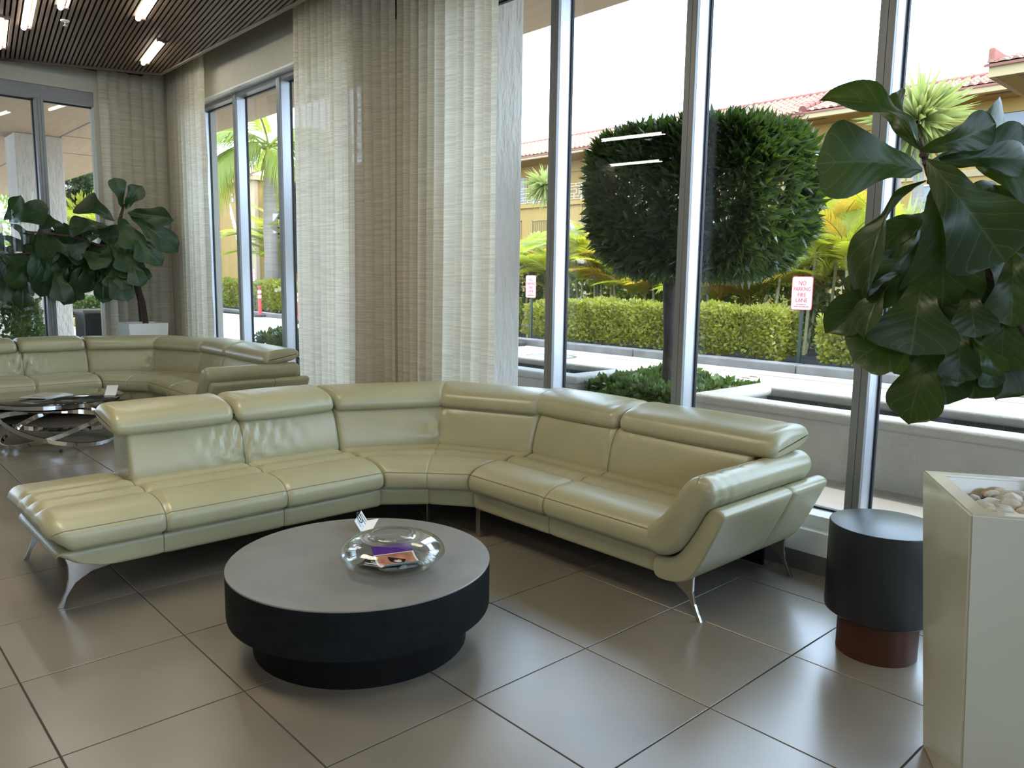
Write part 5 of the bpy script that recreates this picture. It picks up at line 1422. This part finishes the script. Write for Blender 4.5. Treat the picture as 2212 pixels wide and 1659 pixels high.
# near side table
sx_, sy_ = 1.407, 0.91
t = thing('drum_side_table', 'black drum side table on a brown base, between the sofa arm and the ivory planter', 'side table', (sx_, sy_, 0))
MB().lathe([(0.20, 0.172), (0.211, 0.18), (0.213, 0.20), (0.213, 0.541), (0.211, 0.546), (0.208, 0.547)], (sx_, sy_, 0), 96).build('drum', M['navy'], t, smooth=True)
MB().lathe([(0.156, 0.0), (0.156, 0.175)], (sx_, sy_, 0), 72).build('base', M['bronze'], t, smooth=True)

# chrome loop tables in the far group
def band_ring(c, R0, tilt, az, z, wd=0.034, th=0.010, seg=72, sq=1.0):
    V = []; F = []
    Mx = Matrix.Translation((c[0], c[1], z)) @ Matrix.Rotation(az, 4, 'Z') @ Matrix.Rotation(tilt, 4, 'Y')
    for k in range(seg):
        a = 2 * PI * k / seg
        for r_, h_ in ((R0, -wd / 2), (R0, wd / 2), (R0 - th, wd / 2), (R0 - th, -wd / 2)):
            V.append(tuple(Mx @ Vector((r_ * math.cos(a), r_ * sq * math.sin(a), h_))))
    for k in range(seg):
        k2 = (k + 1) % seg
        for j in range(4): F.append((k * 4 + j, k2 * 4 + j, k2 * 4 + (j + 1) % 4, k * 4 + (j + 1) % 4))
    return V, F
def chrome_table(name, c, R0, h, label, cat, nring, tiltmax):
    r = thing(name, label, cat, (c[0], c[1], 0))
    MB().lathe([(R0 - 0.004, h - 0.012), (R0, h - 0.009), (R0, h - 0.003), (R0 - 0.004, h)], (c[0], c[1], 0), 96).build('glass_top', M['smoke_glass'], r, smooth=True)
    obj('top_ring', *band_ring(c, R0 * 0.965, 0, 0, h - 0.030, 0.034), M['chrome'], r)
    rr_ = R0 * 0.93
    for k in range(nring):
        ti = math.asin((h - 0.075) / 2 / rr_ * 0.96)
        obj('loop', *band_ring(c, rr_, ti, 0.6 + k * 2 * PI / nring, 0.022 + (h - 0.075) / 2, 0.038, 0.010), M['chrome'], r)
    MB().lathe([(0.012, 0), (0.012, 0.02)], (c[0] + rr_ * 0.9, c[1] - 0.1, 0), 8).build('foot', M['rubber'], r)
    return r
FT = (-5.169, -0.634)
chrome_table('loop_coffee_table', FT, 0.521, 0.42, 'round smoked glass coffee table on crossing chrome loops before the far sofa', 'coffee table', 3, 0.3)
chrome_table('loop_side_table', (-3.847, 0.703), 0.275, 0.5, 'small round smoked glass side table with chrome base beside the far sofa arm', 'side table', 3, 0.5)
def magazine(px, py, ang_, z, label, m):
    r = thing('magazine', label, 'magazine', (px, py, z), 'magazines on the far table')
    Mx = Matrix.Translation((px, py, z)) @ Matrix.Rotation(ang_, 4, 'Z')
    V = []; F = []; n = 10
    for i in range(n + 1):
        x = -0.105 + 0.21 * i / n; b = 0.006 * math.sin(PI * i / n) + 0.004
        for y in (-0.14, 0.14): V += [tuple(Mx @ Vector((x, y, b))), tuple(Mx @ Vector((x, y, 0)))]
    for i in range(n):
        a = i * 4; F += [(a, a + 4, a + 6, a + 2), (a + 1, a + 3, a + 7, a + 5), (a, a + 1, a + 5, a + 4), (a + 2, a + 6, a + 7, a + 3)]
    F += [(0, 2, 3, 1), (4 * n, 4 * n + 1, 4 * n + 3, 4 * n + 2)]
    obj('pages', V, F, M['paper'], r)
    V2 = [(v[0], v[1], v[2] + 0.0012) for i, v in enumerate(V) if i % 2 == 0]; F2 = [(2 * i, 2 * i + 2, 2 * i + 3, 2 * i + 1) for i in range(n)]
    obj('cover', V2, F2, M[m], r)
M['mag1'] = mat('beige_magazine_print', (0.60, 0.55, 0.46), 0.3, col2=(0.25, 0.22, 0.18), vscale=14)
q = at_z(110, 856, 0.42); magazine(q[0], q[1], 0.5, 0.421, 'white magazine lying under the printed one on the far table', 'white_print')
q = at_z(92, 856, 0.43); magazine(q[0] - 0.01, q[1], 0.75, 0.433, 'open printed magazine on top of the white one on the far table', 'mag1')
q = at_z(226, 853, 0.42)
r = thing('tent_card', 'folded blank white tent card on the far glass table', 'card', tuple(q))
for k, (a, b) in enumerate(((0.05, 0.0), (0.05, -0.07))):
    dx, dy = 0.5, 0.866
    q0 = np.array([q[0], q[1], 0.4215]); e = np.array([dx, dy, 0]) * 0.095
    top = np.array([-0.02 if k == 0 else 0.055, 0.03 if k == 0 else -0.02, 0.082 if k == 0 else 0.002])
    slab('front_leaf' if k == 0 else 'foot', (q0, q0 + e, q0 + e + top, q0 + top), 0.0012, 'paper', r)

# ================================================================ PLANTERS AND FIG TREES
PA, PB, ePl = np.array([1.72, 0.35]), np.array([1.99, -0.07]), np.array([0.84, 0.54])
PLZ = 0.92
Pc = [PA, PB, PB + ePl * 0.60, PA + ePl * 0.60]
pc = sum(Pc) / 4
def inset_poly(P, k): return [p + (pc - p) * k for p in P]
pl = thing('planter', 'tall tapered ivory planter with pebbles at the right edge', 'planter', (pc[0], pc[1], 0))
bot = inset_poly(Pc, 0.20)
rim_in = [p + (pc - p) / np.linalg.norm(pc - p) * 0.075 for p in Pc]; low_in = [p + (pc - p) / np.linalg.norm(pc - p) * 0.105 for p in Pc]
V = [(*p, 0.0) for p in bot] + [(*p, PLZ) for p in Pc] + [(*p, PLZ) for p in rim_in] + [(*p, PLZ - 0.09) for p in low_in]
F = [(3, 2, 1, 0)] + [(i, (i + 1) % 4, 4 + (i + 1) % 4, 4 + i) for i in range(4)] + [(4 + i, 4 + (i + 1) % 4, 8 + (i + 1) % 4, 8 + i) for i in range(4)] + [(8 + i, 8 + (i + 1) % 4, 12 + (i + 1) % 4, 12 + i) for i in range(4)] + [(12, 13, 14, 15)]
o = obj('pot', V, F, M['planter'], pl)
bm = bmesh.new(); bm.from_mesh(o.data); bmesh.ops.recalc_face_normals(bm, faces=bm.faces)
bmesh.ops.bevel(bm, geom=[e for e in bm.edges if e.calc_face_angle(0) > 0.3], offset=0.006, segments=2, affect='EDGES'); bm.to_mesh(o.data); bm.free()
lin = [p + (pc - p) / np.linalg.norm(pc - p) * 0.09 for p in Pc]
MB().prism([tuple(p) for p in lin], PLZ - 0.085, PLZ - 0.062).build('soil', M['soil'], pl)
# pebbles
PEB = []
for k in range(6):
    bm = bmesh.new(); bmesh.ops.create_icosphere(bm, subdivisions=2, radius=1.0)
    R = random.Random(100 + k); ax = [Vector((R.gauss(0, 1), R.gauss(0, 1), R.gauss(0, 1))).normalized() for _ in range(5)]
    for v_ in bm.verts:
        s = 1.0
        for a in ax:
            dt = v_.co.dot(a)
            if dt > 0.62: s *= 1 - 0.55 * (dt - 0.62)
        v_.co *= s; v_.co.x *= 1.25; v_.co.z *= 0.72
    me = bpy.data.meshes.new('pebble'); bm.to_mesh(me); bm.free(); me.materials.append(M['pebble'] if k else M['pebble_tan'])
    PEB.append(me)
R = random.Random(21); cnt = 0
e1 = PB - PA; L1 = np.linalg.norm(e1); e1 = e1 / L1
for j in range(15):
    for i in range(10):
        a = 0.115 + j * 0.033 + R.uniform(-.007, .007); b = 0.085 + i * 0.0385 + R.uniform(-.008, .008)
        p = PA + e1 * b + ePl * a
        if b > L1 - 0.095 or a > 0.50: continue
        if b < 0.15 and a < 0.17: continue          # corner left bare, black cloth shows
        mi = R.randrange(6)
        if mi == 0 and R.random() < 0.6: mi = 3
        sc = R.uniform(0.018, 0.030)
        Mx = Matrix.Translation((p[0], p[1], PLZ - 0.050 + R.uniform(0, 0.018))) @ Matrix.Rotation(R.uniform(0, 6.28), 4, 'Z') @ Matrix.Rotation(R.uniform(-.5, .5), 4, 'X') @ Matrix.Scale(sc, 4)
        o = link('pebble', PEB[mi]); o.matrix_world = Mx; ORG[o.name] = np.zeros(3)
        tag(o, 'pale river pebble in the tall ivory planter' if mi else 'tan river pebble among the pale ones in the ivory planter', 'pebble', 'pebbles in the ivory planter')

# far planter
fa = at_x(278, 700, -7.35); fb = at_x(364, 698.5, -7.35)
fp = thing('square_planter', 'white square planter with the leaning fig tree, behind the far sofa', 'planter', (-7.58, (fa[1] + fb[1]) / 2, 0))
ya, yb, zt = fa[1], fb[1], fa[2]
Pq = [(-7.35, ya), (-7.35, yb), (-7.80, yb), (-7.80, ya)]; cq = ((-7.575), (ya + yb) / 2)
V = [(cq[0] + (p[0] - cq[0]) * 0.72, cq[1] + (p[1] - cq[1]) * 0.72, 0) for p in Pq] + [(*p, zt) for p in Pq] + [(cq[0] + (p[0] - cq[0]) * 0.86, cq[1] + (p[1] - cq[1]) * 0.86, zt) for p in Pq] + [(cq[0] + (p[0] - cq[0]) * 0.84, cq[1] + (p[1] - cq[1]) * 0.84, zt - 0.06) for p in Pq]
o = obj('pot', V, F, M['planter_far'], fp)
bm = bmesh.new(); bm.from_mesh(o.data); bmesh.ops.recalc_face_normals(bm, faces=bm.faces); bm.to_mesh(o.data); bm.free()
MB().box((-7.74, ya + 0.06, zt - 0.058), (-7.41, yb - 0.06, zt - 0.045)).build('soil', M['soil'], fp)

def fig_leaf(seed, curl=0.25, fold=0.18, wave=0.03, width=0.74):
    """unit fig leaf along +y, top face +z; wavy lyre outline"""
    R = random.Random(seed); ny, nx = 22, 12
    T = [0, .06, .14, .26, .38, .50, .62, .74, .84, .92, .97, 1.0]; Wd = [.035, .12, .26, .36, .40, .50, .70, .92, .98, .82, .55, .06]
    ph = [R.uniform(0, 6.28) for _ in range(4)]; tw = R.uniform(-.25, .25)
    V = []; UV = []; F = []
    for i in range(ny + 1):
        t = i / ny; hw = np.interp(t, T, Wd) * width * 0.5
        cz = 0.10 * math.sin(PI * t) * (1 if curl > 0 else 0.4) - curl * t * t
        cy = t * (1 - 0.12 * abs(curl) * t)
        for j in range(nx + 1):
            u = 2 * j / nx - 1; x = u * hw * (1 + 0.06 * math.sin(13 * t + ph[0] + (2 if u > 0 else 0)) * abs(u))
            z = cz + fold * abs(x) - 0.22 * fold * (x * x) * 6 + wave * math.sin(11 * t + ph[1 if u > 0 else 2]) * abs(u) ** 1.6 * min(1, t * 3)
            z += 0.006 * abs(math.sin((t - 0.27 * abs(u)) * 6.5 * PI)) + tw * x * t
            V.append((x, cy, z)); UV.append((0.5 + u * 0.5, t))
    for i in range(ny):
        for j in range(nx):
            a = i * (nx + 1) + j; F.append((a, a + 1, a + nx + 2, a + nx + 1))
    return V, F, UV
def fig_meshes(m):
    out = []
    for k, (c, fo, wv, wd) in enumerate(((0.10, 0.12, 0.022, 0.80), (0.22, 0.18, 0.03, 0.74), (0.42, 0.22, 0.035, 0.72), (0.65, 0.16, 0.03, 0.78), (0.30, 0.45, 0.04, 0.70), (-0.12, 0.10, 0.03, 0.78))):
        V, F, UV = fig_leaf(200 + k, c, fo, wv, wd); out.append(mesh('leaf', V, F, m, True, UV))
    return out
FIGN, FIGF = fig_meshes(M['fig']), fig_meshes(M['fig_far'])
def put_leaf(root, meshes, Bp, Tp, var, width=1.0, roll=0.0, Nh=None):
    Bp, Tp = Vector(Bp), Vector(Tp); y = Tp - Bp; L = y.length; y.normalize()
    z = Vector(Nh) if Nh is not None else (Vector(CAM_P) - Bp).normalized() + Vector((0, 0, 0.35))
    z = z - y * z.dot(y)
    if z.length < 1e-4: z = Vector((0, 0, 1)) - y * y.z
    z.normalize(); x = y.cross(z)
    Mx = Matrix(((x[0], y[0], z[0], Bp[0]), (x[1], y[1], z[1], Bp[1]), (x[2], y[2], z[2], Bp[2]), (0, 0, 0, 1))) @ Matrix.Rotation(roll, 4, 'Y') @ Matrix.Diagonal((L * width, L, L, 1))
    return place('leaf', meshes[var], root, Mx)
# near fig: stem rises out of the planter beyond the frame and bends back over it
fig = thing('fiddle_leaf_fig', 'large fiddle leaf fig hanging over the tall ivory planter at the right edge', 'plant', (pc[0] + 0.06, pc[1] + 0.05, PLZ - 0.06))
top = at_d(1985, 300, 2.52); n1 = at_d(2008, 375, 2.50); n2 = at_d(2060, 480, 2.55); n3 = at_d(2150, 600, 2.6)
s0 = Vector((pc[0] + 0.06, pc[1] + 0.05, PLZ - 0.08))
n4 = Vector(at_d(2235, 760, 2.62))
MB().tube([s0, s0.lerp(n4, 0.5) + Vector((0.06, 0.03, 0)), n4, n3, n2, n1, top], [0.022, 0.020, 0.018, 0.016, 0.014, 0.012, 0.007], 10).build('stem', M['stem'], fig, smooth=True)
for u, v, d in ((1996, 335, 2.5), (2003, 352, 2.5), (2010, 368, 2.5), (2013, 392, 2.5)):
    c = at_d(u, v, d); MB().lathe([(0.004, -0.012), (0.014, -0.006), (0.016, 0.0), (0.013, 0.008), (0.005, 0.013)], c, 8).build('stem_node', M['stem'], fig, smooth=True)
NEAR = [  # base u,v,depth ; tip u,v,depth ; mesh, width, roll
    (1992, 368, 2.50, 1771, 345, 2.48, 0, 0.98, 0.0), (1984, 312, 2.50, 1822, 164, 2.42, 4, 0.80, 0.9), (1990, 325, 2.50, 1905, 195, 2.56, 4, 0.60, -0.6),
    (1986, 325, 2.49, 2160, 275, 2.36, 2, 0.80, 0.5), (2010, 318, 2.55, 2250, 252, 2.75, 1, 0.60, 0.3), (2005, 350, 2.53, 2200, 318, 2.62, 5, 0.62, 0.5), (2010, 350, 2.55, 2240, 335, 2.45, 1, 0.55, 0.2),
    (2100, 345, 2.7, 2260, 410, 2.5, 3, 0.7, 0.4), (2003, 345, 2.46, 2178, 565, 2.36, 1, 0.98, 0.12), (2020, 392, 2.50, 2062, 655, 2.40, 3, 0.86, -0.1), (2000, 392, 2.52, 1818, 602, 2.46, 4, 0.50, 0.85),
    (2010, 465, 2.60, 1905, 520, 2.52, 1, 0.85, 0.2), (2010, 480, 2.58, 1892, 640, 2.50, 2, 0.75, -0.5), (1992, 607, 2.50, 1968, 760, 2.40, 0, 1.32, 0.0), (1950, 585, 2.56, 1800, 704, 2.52, 4, 0.62, -0.2),
    (1945, 605, 2.50, 1848, 697, 2.44, 4, 0.70, 0.7), (2005, 705, 2.56, 1848, 770, 2.50, 0, 0.90, 0.15), (2040, 745, 2.48, 1945, 872, 2.40, 2, 0.95, 0.35), (2090, 625, 2.52, 2108, 725, 2.44, 0, 1.1, 0.0),
    (2190, 545, 2.52, 2185, 692, 2.44, 1, 0.90, 0.0), (2170, 670, 2.56, 2165, 772, 2.48, 3, 1.25, 0.0), (2075, 705, 2.60, 2070, 822, 2.54, 0, 0.95, 0.0), (2102, 730, 2.50, 2162, 805, 2.42, 4, 0.75, 0.3),
    (2115, 760, 2.66, 2150, 833, 2.60, 1, 0.9, 0.0), (1990, 560, 2.66, 1905, 600, 2.6, 1, 0.9, 0.1), (1970, 540, 2.68, 1850, 640, 2.62, 1, 0.8, 0.1), (2140, 400, 2.75, 2245, 480, 2.7, 1, 0.9, 0), (2150, 430, 2.8, 2225, 380, 2.75, 5, 0.8, 0),
    (2100, 500, 2.6, 2235, 640, 2.55, 1, 0.9, 0.0), (2030, 640, 2.62, 1935, 720, 2.58, 3, 0.9, 0.0)]
for b in NEAR:
    put_leaf(fig, FIGN, at_d(*b[:3]), at_d(*b[3:6]), b[6], b[7], b[8])
R = random.Random(4)
for k in range(34):
    u, v = 2085 + R.uniform(-120, 150), 600 + R.uniform(-190, 170)
    a = R.uniform(0.6, 2.6); L = R.uniform(110, 160)
    put_leaf(fig, FIGN, at_d(u, v - 40, 2.74 + R.uniform(-.05, .12)), at_d(u + math.cos(a) * L * 0.8, v - 40 + math.sin(a) * L, 2.70 + R.uniform(-.12, .12)), R.randrange(4), R.uniform(0.8, 1.05), R.uniform(-.5, .5))

# far fig: slim stems leaning out of the white planter to the left
ff = thing('leaning_fig_tree', 'dark fiddle leaf fig leaning left out of the white square planter', 'plant', (-7.55, (ya + yb) / 2, zt - 0.05))
b0 = at_d(314, 699, 9.85); b1 = at_d(308, 655, 9.8); b2 = at_d(292, 600, 9.7); b3 = at_d(268, 545, 9.6); b4 = at_d(258, 480, 9.5); b5 = at_d(268, 440, 9.45)
MB().tube([b0, b1, b2, b3, b4, b5], [0.040, 0.036, 0.032, 0.028, 0.024, 0.014], 8).build('stem', M['stem'], ff, smooth=True)
MB().tube([at_d(304, 699, 9.9), at_d(300, 650, 9.85), at_d(285, 590, 9.75), at_d(220, 560, 9.5), at_d(120, 545, 9.3), at_d(10, 550, 9.2)], [0.018, 0.018, 0.020, 0.020, 0.016, 0.010], 7).build('stem', M['stem'], ff, smooth=True)
MB().tube([b3, at_d(215, 530, 9.4), at_d(150, 510, 9.3), at_d(60, 500, 9.2)], [0.022, 0.018, 0.014, 0.008], 7).build('branch', M['stem'], ff, smooth=True)
FARL = [(247, 478, 160, 413, 3, 0.85, 0.0), (262, 448, 250, 384, 0, 0.75, 0.3), (272, 452, 298, 405, 4, 0.9, 0.0), (275, 460, 357, 468, 4, 0.62, 0.3), (280, 462, 366, 524, 2, 0.62, 0.2), (258, 470, 293, 534, 0, 0.85, 0.0),
        (234, 490, 142, 486, 1, 0.85, 0.1), (142, 492, 88, 470, 3, 0.95, 0.0), (20, 478, 90, 452, 1, 0.85, 0.2), (8, 475, 42, 433, 4, 0.7, 0.6), (120, 582, 138, 645, 1, 0.85, 0.0), (52, 600, 48, 660, 4, 0.8, 0.0), (20, 590, 8, 648, 0, 0.9, 0.0),
        (262, 522, 276, 585, 0, 0.85, 0.0), (292, 500, 318, 560, 1, 0.8, 0.0), (296, 520, 336, 560, 2, 0.7, 0.3), (285, 555, 298, 612, 1, 0.8, 0.2), (250, 575, 245, 622, 0, 1.0, 0.0), (268, 580, 262, 625, 0, 0.95, 0.2), (225, 585, 222, 636, 4, 0.8, 0.0), (300, 470, 330, 500, 2, 0.8, 0)]
for (u0, v0, u1, v1, va, wd, ro) in FARL:
    put_leaf(ff, FIGF, at_d(u0, v0, 9.35), at_d(u1, v1, 9.2), va, wd, ro)
R = random.Random(9)
for (cx, cy, rx, ry, n) in ((40, 548, 70, 62, 34), (125, 548, 62, 56, 32), (205, 552, 50, 54, 27), (258, 545, 36, 52, 18)):
    for k in range(n):
        a, q = R.uniform(0, 6.28), math.sqrt(R.random()); u, v = cx + rx * q * math.cos(a), cy + ry * q * math.sin(a) - 14
        b = R.uniform(0.3, 2.85); L = R.uniform(62, 92)
        dp = 9.45 + R.uniform(-.18, .22)
        put_leaf(ff, FIGF, at_d(u, v, dp), at_d(u + math.cos(b) * L * 0.9, v + math.sin(b) * L * 0.75, dp - R.uniform(-.1, .2)), R.randrange(4), R.uniform(0.8, 1.0), R.uniform(-.6, .6))
